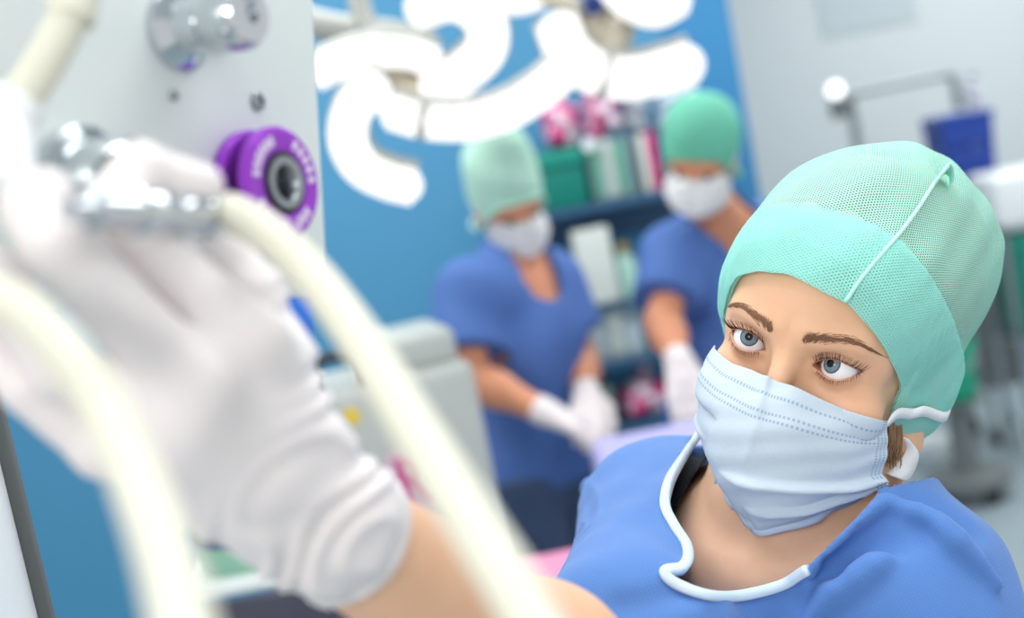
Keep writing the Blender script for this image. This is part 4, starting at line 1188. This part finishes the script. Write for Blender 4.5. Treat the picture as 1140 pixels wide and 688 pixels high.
Z1 = zat(650, 229); Z2 = zat(650, 408); Z3 = zat(700, 473); Z0 = .16
rk = empty('storage_rack', [(xa+xb_)/2, YR+.13, 0], 'blue-grey storage rack against the blue wall, loaded with bins and packs', 'shelf rack')
for sx in (xa+.015, xb_-.015):
    for sy in (YR+.015, YR+.245): MB().tube(np.array([[sx, sy, 0], [sx, sy, Z1-.001]]), .013, 12).build('post', M['rack'], rk)
for z_ in (Z1, Z2, Z3, Z0): MB().box([(xa+xb_)/2, YR+.13, z_-.014], (xb_-xa)/2, .128, .014, bev=.004).build('shelf_board', M['rack'], rk)
MB().box([(xa+xb_)/2, YR+.25, Z1-.07], (xb_-xa)/2, .006, .06, bev=.003).build('back_rail', M['rack'], rk)
def on(px, z, dy=.0): return np.array([plane_hit(px, 200, y=YR+dy)[0], YR+dy, z])
def shelf_box(name, px, w, h, d, z, m, label, cat, group=None, bev=.008, dy=.0):
    p = on(px, z, dy); o = MB().box(p+np.array([0, d/2, h/2+.001]), w/2, d/2, h/2, bev=bev).build(name, m, None, p+np.array([0, d/2, 0]))
    tag(o, label, cat, group); return o, p
def xat(px, py): return plane_hit(px, py, y=YR)[0]
def hollow(name, x0, x1, yb, h, d, z, m, label, cat, dy=.01):
    X0, X1 = xat(x0, yb), xat(x1, yb); w = X1-X0; p = np.array([(X0+X1)/2, YR+dy, z+.001]); t = .0025; mb = MB()
    mb.box(p+[0, d/2, t], w/2, d/2, t)
    for s in (-1, 1): mb.box(p+np.array([s*(w/2-t), d/2, h/2+t]), t, d/2, h/2-t)
    mb.box(p+np.array([0, t, h/2+t]), w/2-2*t, t, h/2-t); mb.box(p+np.array([0, d-t, h/2+t]), w/2-2*t, t, h/2-t)
    o = mb.build(name, m, None, p+np.array([0, d/2, 0])); tag(o, label, cat); return o, p, w
def sbox(name, x0, x1, yb, h, d, z, m, label, cat, group=None, bev=.008, dy=.01):
    X0, X1 = xat(x0, yb), xat(x1, yb); w = X1-X0
    p = np.array([(X0+X1)/2, YR+dy, z]); o = MB().box(p+np.array([0, d/2, h/2+.001]), w/2, d/2, h/2, bev=bev).build(name, m, None, p+np.array([0, d/2, 0]))
    tag(o, label, cat, group); return o, p, w
hb = 66/FPX*YR
o, p, w = sbox('storage_bin', 590, 653, 200, hb, .22, Z1, M['teal'], 'dark teal storage bin on the rack, just right of the tall green cap', 'bin')
MB().box(p+np.array([0, -.004, hb*.84]), w/2+.004, .006, hb*.11, bev=.003).build('lip', M['teal_lip'], o)
o, p, w = hollow('clear_box', 658.5, 713, 200, hb*1.06, .22, Z1, M['clear'], 'clear plastic box holding green packs, beside the teal bin', 'box')
MB().lathe(p+np.array([-w*.42, -.008, hb*.98]), [0, -1, 0], [(0, .012), (.018, .010), (.022, .004), (.022, 0), (0, 0)], 24).build('latch', M['whitepl'], o)
for i, (a, m_) in enumerate(((662, 'green'), (676, 'white'), (690, 'green'))):
    q, pq, wq = sbox('folded_pack', a, a+12, 200, hb*(.9 if i != 1 else .97), .17, Z1+.007, M[m_], ['left green pack inside the clear plastic box', 'white pack between two green packs in the clear box', 'right green pack inside the clear plastic box'][i], 'pack', 'packs in the clear box', dy=.03)
for i, (a, m_) in enumerate(((716, 'white'), (726, 'pink'))):
    sbox('flat_pack', a, a+9, 190, hb*1.0, .2, Z1, M[m_], ['thin white pack standing beside the teal cap', 'thin magenta pack standing against the teal cap'][i], 'pack', 'packs by the teal cap')
def bag(label, px, py, wpx, hpx, m, cat='bag', group=None, seed=0, Y=YR+.10, zb=None, dp=.085):
    c = plane_hit(px, py, y=Y); w = wpx/FPX*Y/2; h = hpx/FPX*Y/2
    if zb is not None: c[2] = zb+h*.97
    rg = np.random.default_rng(seed); ph = rg.random(6)*6
    def f(P):
        q = (P-c.astype(np.float32))/np.array([w, dp, h], np.float32)
        r = (np.abs(q[..., 0])**3+np.abs(q[..., 1])**2.2+np.abs(q[..., 2])**3)**(1/2.8)
        d = (r-1)*min(w, h, dp)
        d = d+.12*dp*np.sin(P[..., 0]*60+ph[0]+3*np.sin(P[..., 2]*30+ph[1]))*np.sin(P[..., 2]*52+ph[2])
        return np.maximum(d, (c[2]-h*.96)-P[..., 2])
    o = sdf_obj('plastic_bag', f, c-np.array([w, .1, h])*1.25, c+np.array([w, .1, h])*1.25, .007, m, None, c-np.array([0, 0, h*.96]))
    tag(o, label, cat, group)
    # knotted mouth
    MB().lathe(c+np.array([w*.15, 0, h*.92]), [.2, 0, 1], [(.022, 0), (.010, .018), (.014, .030), (.024, .045), (0, .044)], 14).build('knot', m, o)
    return o
zt = Z1+hb*1.06+.004
bag('magenta plastic pack on the teal bin, right of the glowing lamp petal', 622, 128, 42, 50, M['pinkprint'], 'pack', None, 1, zb=Z1+hb+.002, Y=YR+.12)
bag('magenta and white pack on the clear box under the right lamp', 668, 118, 42, 62, M['pinkprint'], 'pack', None, 2, zb=zt)
bag('silver bag between the magenta packs and the pale bag', 704, 106, 30, 66, M['greybag'], 'bag', None, 3, zb=Z1+hb+.004)
bag('pale bluish bag on the rack above the teal cap', 752, 100, 52, 116, M['palebag'], 'bag', None, 4, zb=Z1+.002)
hC = 86/FPX*YR
o, p, w = sbox('paper_carton', 640, 682, 280, hC, .16, Z1-.014-.062-hC, M['white'], 'tall white carton hanging below the teal bin', 'carton')
# a hanging wire basket carries the carton and bottle
bz = Z1-.014-.062-hC
X0, X1 = xat(636, 280), xat(728, 280)
MB().box([(X0+X1)/2, YR+.12, bz-.008], (X1-X0)/2, .115, .006, bev=.002).build('shelf_board', M['rack'], rk)
p = np.array([xat(697, 290), YR+.06, bz]); o = tag(MB().lathe(p, [0, 0, 1], [(0, 0), (.034, 0), (.036, .006), (.036, .10), (.030, .125), (.014, .135), (.014, .15), (0, .15)], 28).build('bottle', M['mint_b'], None, p), 'pale mint bottle beside the tall white carton', 'bottle')
MB().lathe(p+np.array([0, 0, .15]), [0, 0, 1], [(0, -.004), (.018, -.004), (.018, .022), (0, .022)], 20).build('bottle_cap', M['gold'], o)
hT = 56/FPX*YR
o, p, w = hollow('clear_tub', 652, 716, 360, hT, .2, Z2, M['clear'], 'translucent tub on the lower shelf between the two colleagues', 'tub')
for i, (a, b, m_) in enumerate(((657, 676, 'greybag'), (679, 694, 'white'), (697, 712, 'palebag'))):
    sbox('wrapped_pack', a, b, 360, hT*(.7, .85, .6)[i], .14, Z2+.007, M[m_], ['silver pack inside the translucent tub, left', 'white pack in the middle of the translucent tub', 'pale blue pack inside the translucent tub, right'][i], 'pack', 'packs in the tub', dy=.04)
bag('magenta pack on the low shelf, left of the white glove', 716, 440, 62, 42, M['pinkprint'], 'pack', None, 5, zb=Z3+.002, Y=YR+.12)
sbox('grey_box', 655, 683, 440, 46/FPX*YR, .16, Z3, M['olive'], 'grey-green box on the low shelf beside the magenta pack', 'box')

# ------------------------------------------------------------------ draped table and side table
M['lavender'] = mat('lavender_drape', (176, 172, 220), .7, var=.06, vscale=14, bump=.3, bscale=20)
M['pinkmat'] = mat('pink_mat', (236, 150, 186), .6, var=.05)
tc_ = at(790, 494, 2.72)
tr = empty('operating_table', [tc_[0], tc_[1], 0], 'operating table under a lavender drape, behind the woman in front', 'table')
zt_ = tc_[2]
MB().box([tc_[0], tc_[1], zt_-.05], .20, .18, .035, bev=.02).build('mattress', M['dark_blue'], tr)
def drape(P):
    c = np.array([tc_[0], tc_[1], zt_-.12], np.float32); d = boxd(P, c, (.22, .20, .13), np.eye(3), .03)
    return d+.006*np.sin(P[..., 0]*40)*np.clip((zt_-.02-P[..., 2])/.1, 0, 1)
sdf_obj('drape', drape, tc_-np.array([.35, .35, .35]), tc_+np.array([.65, .35, .12]), .01, M['lavender'], tr)
MB().lathe([tc_[0], tc_[1], 0], [0, 0, 1], [(0, 0), (.18, 0), (.18, .04), (.10, .07), (.09, zt_-.2), (0, zt_-.2)], 32).build('pedestal', M['steel'], tr)
sc_ = at(626, 634, 2.32)
st = empty('side_table', [sc_[0], sc_[1], 0], 'small side table with a pink mat, at lower middle', 'table')
MB().box(sc_-np.array([0, 0, .03]), .15, .12, .012, bev=.005).build('tabletop', M['dark_blue'], st)
for sx in (-1, 1):
    for sy in (-1, 1): MB().tube(np.array([[sc_[0]+sx*.13, sc_[1]+sy*.10, 0], [sc_[0]+sx*.13, sc_[1]+sy*.10, sc_[2]-.04]]), .011, 10).build('leg', M['steel'], st)
o = MB().box(sc_-np.array([0, 0, .009]), .115, .105, .009, bev=.005).build('mat', M['pinkmat'], None, sc_-np.array([0, 0, .018])); tag(o, 'pink mat lying on the small side table', 'mat')

# ------------------------------------------------------------------ grey equipment cart with the pink sign
M['cart'] = mat('cart_grey', (182, 188, 182), .45, var=.03)
M['yellow'] = mat('yellow_label', (226, 196, 70), .6)
M['signpale'] = mat('pale_pink_sign', (214, 186, 200), .6, var=.02)
M['signpink'] = mat('magenta_letter', (206, 70, 140), .6, var=.02)
cc = at(440, 520, 2.68)
ce = empty('equipment_cart', [cc[0], cc[1]+.2, 0], 'pale grey equipment cart with a yellow sticker and pink letter R, behind the hose', 'cart')
CT = at(430, 420, 2.68)[2]; ax_ = unit(C2W@np.array([.97, -.10, .25])); ax_ = unit(ax_*np.array([1, 1, 0])); ay_ = np.array([-ax_[1], ax_[0], 0]); az_ = np.array([0, 0, 1.])
cb = np.array([cc[0], cc[1]+.15, 0])
MB().box(cb+az_*(.10+CT)/2, .155, .14, (CT-.10)/2, ax=[ax_, ay_, az_], bev=.03).build('body', M['cart'], ce)
MB().box(cb+az_*(CT+.03)+ax_*.06, .075, .11, .035, ax=[ax_, ay_, az_], bev=.02).build('top_unit', M['cart'], ce)
MB().tube(spline([cb+az_*(CT-.005)-ax_*.15-ay_*.12, cb+az_*(CT+.05)-ax_*.14-ay_*.10, cb+az_*(CT+.05)-ax_*.06-ay_*.10, cb+az_*(CT-.005)-ax_*.05-ay_*.12], 20), .012, 12).build('handle', M['black'], ce)
for sx in (-1, 1):
    for sy in (-1, 1): MB().lathe(cb+ax_*sx*.12+ay_*sy*.10+az_*.05-ax_*.015, ax_, [(0, 0), (.04, 0), (.05, .006), (.05, .024), (.04, .03), (0, .03)], 24).build('caster', M['black'], ce)
def cart_face(px, py, off=0.0):
    d = pixray(px, py); p0 = cb-ay_*.14; t = ((p0-CAM)@ay_)/(d@ay_); return CAM+d*t-ay_*off
MB().lathe(cart_face(391, 464), -ay_, [(0, .002), (.016, .002), (.018, 0)], 24).build('sticker', M['yellow'], ce)
sc2 = cart_face(462, 535)
sg = MB().lathe(sc2, -ay_, [(0, .003), (.070, .003), (.072, 0)], 40).build('round_sign', M['signpale'], ce)
cu = bpy.data.curves.new('letter', 'FONT'); cu.body = 'R'; cu.size = .125; cu.extrude = .0015; cu.offset = .004; cu.align_x = 'CENTER'; cu.align_y = 'CENTER'
tmp = bpy.data.objects.new('letter', cu); COL.objects.link(tmp)
bpy.context.view_layer.update()
me = bpy.data.meshes.new_from_object(tmp.evaluated_get(bpy.context.evaluated_depsgraph_get())); bpy.data.objects.remove(tmp)
vv_ = np.array([v.co[:] for v in me.vertices]); ff = [list(p.vertices) for p in me.polygons]
link('letter', sc2-ay_*.005+vv_[:, :1]*ax_+vv_[:, 1:2]*az_-vv_[:, 2:3]*ay_, ff, M['signpink'], sg, smooth=False)

# canister and dark screen lower left
M['dkgreen'] = mat('dark_green', (34, 78, 66), .4, var=.1)
M['mintp'] = mat('mint_plastic', (142, 190, 166), .4, var=.05)
M['screen'] = mat('dark_screen', (62, 62, 78), .25, var=.05)
dc = at(262, 642, 2.2)
dk = empty('monitor_stand', [dc[0], dc[1]+.1, 0], 'low stand with a dark flat screen at lower left below the glove', 'stand')
zs = at(285, 640, 2.2)[2]
MB().box([dc[0]+.05, dc[1]+.12, zs-.012], .15, .13, .012, bev=.006).build('top', M['panel'], dk)
MB().tube(np.array([[dc[0]+.05, dc[1]+.12, 0.03], [dc[0]+.05, dc[1]+.12, zs-.02]]), .025, 16).build('post', M['steel'], dk)
MB().box([dc[0]+.05, dc[1]+.12, .02], .18, .16, .02, bev=.012).build('foot', M['steel'], dk)
MB().box([dc[0]+.06, dc[1]-.022, zs-.11], .115, .008, .085, bev=.005).build('screen', M['screen'], dk)
p = np.array([dc[0]-.0, dc[1]+.08, zs]); can = MB().lathe(p, [0, 0, 1], [(0, 0), (.062, 0), (.070, .008), (.074, .052), (.070, .058)], 36).build('canister', M['mintp'], None, p); tag(can, 'mint canister with dark green lid and blue rim, behind the glove cuff', 'canister')
MB().lathe(p, [0, 0, 1], [(.074, .050), (.078, .052), (.078, .062), (.070, .064)], 36).build('rim', M['dark_blue'], can)
MB().lathe(p, [0, 0, 1], [(.074, .063), (.070, .082), (.045, .096), (.03, .098), (0, .098)], 36).build('lid', M['dkgreen'], can)
MB().lathe(p, [0, 0, 1], [(.016, .096), (.022, .104), (.022, .122), (.012, .128), (0, .128)], 24).build('lid_knob', M['black'], can)

# ------------------------------------------------------------------ far right corner
M['navy'] = mat('navy_bin', (16, 60, 152), .5, var=.05)
M['cartgrey'] = mat('dark_cart', (112, 118, 118), .5, var=.06)
M['lampmetal'] = mat('lamp_grey', (150, 158, 160), .4, .3)
YX = 6.0
def P6(px, py, Y=YX): return plane_hit(px, py, y=Y)
el_h = P6(930, 100); base = P6(957, 200); base[2] = 0
el = empty('examination_lamp', [base[0], YX, 0], 'examination lamp with a small bright round head, by the grey wall', 'lamp')
MB().lathe(el_h, unit(CAM-el_h), [(0, -.06), (.03, -.06), (.037, -.02), (.038, 0), (.035, .004)], 32).build('lamp_head', M['lampmetal'], el)
M['bulb'] = mat('exam_lens', (255, 255, 255), .3, var=0, emit=2)
MB().lathe(el_h, unit(CAM-el_h), [(0, .008), (.022, .007), (.034, .001)], 32).build('lens', M['bulb'], el)
MB().box(P6(940, 120)+np.array([0, .03, 0]), .05, .03, .04, bev=.01).build('joint', M['cartgrey'], el)
MB().tube(np.array([base+az_*.03, P6(950, 128)]), .022, 14).build('pole', M['lampmetal'], el)
MB().tube(spline([P6(946, 106), P6(1000, 94), P6(1050, 84)], 12), .016, 12).build('boom', M['lampmetal'], el)
MB().tube(np.array([P6(1050, 83), P6(1062, 84), P6(1068, 122)]), .022, 12).build('boom', M['lampmetal'], el)
MB().lathe(base, [0, 0, 1], [(0, 0), (.10, 0), (.10, .03), (.05, .06), (0, .06)], 32).build('foot', M['lampmetal'], el)
# grey cart with the navy bin on it
ca_, cb2 = P6(1062, 205, 5.8), P6(1116, 205, 5.8)
w2 = (cb2[0]-ca_[0]); ztop = P6(1085, 206, 5.8)[2]
gc = empty('utility_cart', [(ca_[0]+cb2[0])/2, 5.95, 0], 'dark grey utility cart under the navy bin, right of the mint cap', 'cart')
MB().box([(ca_[0]+cb2[0])/2, 5.95, (ztop+.25)/2], w2/2, .15, (ztop-.25)/2, bev=.015).build('cabinet', M['cartgrey'], gc)
for sx in (-1, 1):
    for sy in (-1, 1):
        q = np.array([(ca_[0]+cb2[0])/2+sx*(w2/2-.02), 5.95+sy*.13, 0]); MB().tube(np.array([q+az_*.07, q+az_*.26]), .012, 10).build('leg', M['steel'], gc)
        MB().lathe(q+np.array([-.012, 0, .04]), [1, 0, 0], [(0, 0), (.034, 0), (.04, .005), (.04, .02), (.034, .025), (0, .025)], 20).build('caster', M['black'], gc)
for i in (0, 1): MB().box([(ca_[0]+cb2[0])/2, 5.795, ztop-.12-.22*i], w2/2-.012, .006, .09, bev=.003).build('drawer', M['olive'], gc)
p = np.array([(ca_[0]+cb2[0])/2-.005, 5.94, ztop]); hN = 80/FPX*5.8
def nb_(P):
    q = P-p.astype(np.float32); k = .86+.14*q[..., 2]/hN
    d = boxd(np.stack([q[..., 0]/k, q[..., 1]/k, q[..., 2]-hN/2], -1), (0, 0, 0), (w2/2+.014, .13, hN/2), np.eye(3), .012)
    inn = boxd(np.stack([q[..., 0]/k, q[..., 1]/k, q[..., 2]-hN/2-.012], -1), (0, 0, 0), (w2/2+.006, .122, hN/2), np.eye(3), .012)
    return np.maximum(d, -inn)
o = sdf_obj('open_bin', nb_, p-np.array([.3, .25, .05]), p+np.array([.3, .25, .5]), .008, M['navy'], None, p); tag(o, 'navy blue open bin on the dark grey cart', 'bin')
MB().box(p+np.array([0, -.125, hN-.012]), w2/2+.02, .008, .012, bev=.004).build('rim', M['navy'], o)
bag('pale lilac bag sticking up out of the navy bin', 1086, 122, 18, 100, mat('lilac_bag', (190, 192, 206), .5, var=.08, vscale=10), 'bag', None, 8, Y=5.94, zb=ztop+.045, dp=.035)
p = plane_hit(1036, 512, z=0.0)
o = MB().lathe(p, [0, 0, 1], [(0, .002), (.075, .002), (.085, .012), (.100, .085), (.106, .088), (.106, .094), (.098, .094), (.080, .018), (0, .014)], 36).build('basin', M['whitepl'], None, p); tag(o, 'white basin on the floor behind the blue gown shoulder', 'basin')
# white trolley at the frame edge with a green tray
p = P6(1162, 246, 5.4); p[1] = 5.56
tw = empty('white_trolley', [p[0], p[1], 0], 'white trolley cut by the right edge of the photo', 'trolley')
MB().box(p+az_*.10, .17, .15, .10, bev=.02).build('top', M['whitepl'], tw)
for sx in (-1, 1):
    for sy in (-1, 1): MB().tube(np.array([p*[1, 1, 0]+np.array([sx*.15, sy*.13, 0]), p+np.array([sx*.15, sy*.13, 0])]), .013, 10).build('leg', M['steel'], tw)
MB().box(p*[1, 1, 0]+az_*(p[2]-.46), .155, .135, .008, bev=.003).build('shelf_board', M['steel'], tw)
g = p*[1, 1, 0]+az_*(p[2]-.452); hG = .41
o = MB().box(g+az_*(hG/2), .12, .11, hG/2-.002, bev=.02).build('green_crate', M['teal'], None, g); tag(o, 'tall green crate inside the white trolley at the right edge', 'crate')
MB().box(g+az_*(hG*.9)-np.array([0, .112, 0]), .122, .008, .02, bev=.004).build('rim', M['teal_lip'], o)
# grey bag on the wall side, bucket, dark base, pale bundle
bk = P6(1076, 440, 5.2); bk[2] = max(bk[2], 0)
fl = plane_hit(1072, 470, z=0.0)
bs = np.array([fl[0], min(fl[1], 5.4), 0])
bs = np.array([plane_hit(1068, 470, y=5.2)[0], 5.2, 0]); zb_ = plane_hit(1076, 442, y=5.2)[2]
bd = empty('bucket_stand', bs, 'dark wheeled stand carrying the green bucket', 'stand')
MB().lathe(bs+az_*.06, [0, 0, 1], [(0, 0), (.15, 0), (.16, .01), (.16, .04), (.05, .06), (.04, max(zb_-.07, .08)), (.11, max(zb_-.065, .085)), (.11, max(zb_-.06, .09)), (0, max(zb_-.06, .09))], 32).build('frame', M['cartgrey'], bd)
for i in range(4):
    a = i*PI/2+.4; MB().lathe(bs+np.array([.12*math.cos(a), .12*math.sin(a)-.012, .03]), [0, 1, 0], [(0, 0), (.026, 0), (.03, .004), (.03, .02), (.026, .024), (0, .024)], 16).build('caster', M['black'], bd)
q = bs+az_*(max(zb_, .15)); hB = 66/FPX*5.2
o = MB().lathe(q, [0, 0, 1], [(0, .002), (.072, .002), (.080, .01), (.098, hB), (.104, hB), (.104, hB-.02), (.098, hB-.02), (.094, hB-.004), (.078, .014), (0, .012)], 36).build('bucket', M['green'], None, q); tag(o, 'green bucket on a dark wheeled stand behind the mint cap', 'bucket')
MB().tube(spline([q+np.array([-.10, 0, hB-.01]), q+np.array([-.05, -.09, hB*.62]), q+np.array([.05, -.09, hB*.62]), q+np.array([.10, 0, hB-.01])], 20), .004, 8).build('handle', M['steel'], o)

# ------------------------------------------------------------------ light
def area(name, loc, size, power, col=(1, 1, 1), rot=(0, 0, 0), sy=None):
    l = bpy.data.lights.new(name, 'AREA'); l.size = size; l.energy = power; l.color = col
    if sy: l.shape = 'RECTANGLE'; l.size_y = sy
    o = bpy.data.objects.new(name, l); COL.objects.link(o); o.location = loc; o.rotation_euler = rot; return o
area('ceiling_panel_light', (-.2, .9, 2.88), 1.2, 28, sy=1.2)
area('ceiling_panel_light', (1.5, .8, 2.88), 1.2, 26, sy=1.2)
area('ceiling_panel_light', (-.6, 3.3, 2.88), 1.2, 44, sy=1.2)
area('ceiling_panel_light', (1.4, 3.6, 2.88), 1.2, 36, sy=1.2)
fl_ = np.array([-.95, -1.5, 2.55]); v_ = Vector((H0-fl_).tolist())
area('front_fill_light', tuple(fl_), .9, 36, (1, .97, .94), v_.to_track_quat('-Z', 'Y').to_euler(), sy=.9)  # unseen fill added behind the camera to brighten the face
area('ceiling_panel_light', (2.6, 5.6, 2.88), 1.6, 60, sy=1.6)
w = bpy.data.worlds.new('w'); SC.world = w; w.use_nodes = True
w.node_tree.nodes['Background'].inputs[0].default_value = (.96, .98, 1, 1); w.node_tree.nodes['Background'].inputs[1].default_value = 1.0
SC.view_settings.view_transform = 'Standard'; SC.view_settings.look = 'None'; SC.view_settings.exposure = -0.28; SC.view_settings.gamma = 1
SC.view_settings.use_curve_mapping = False
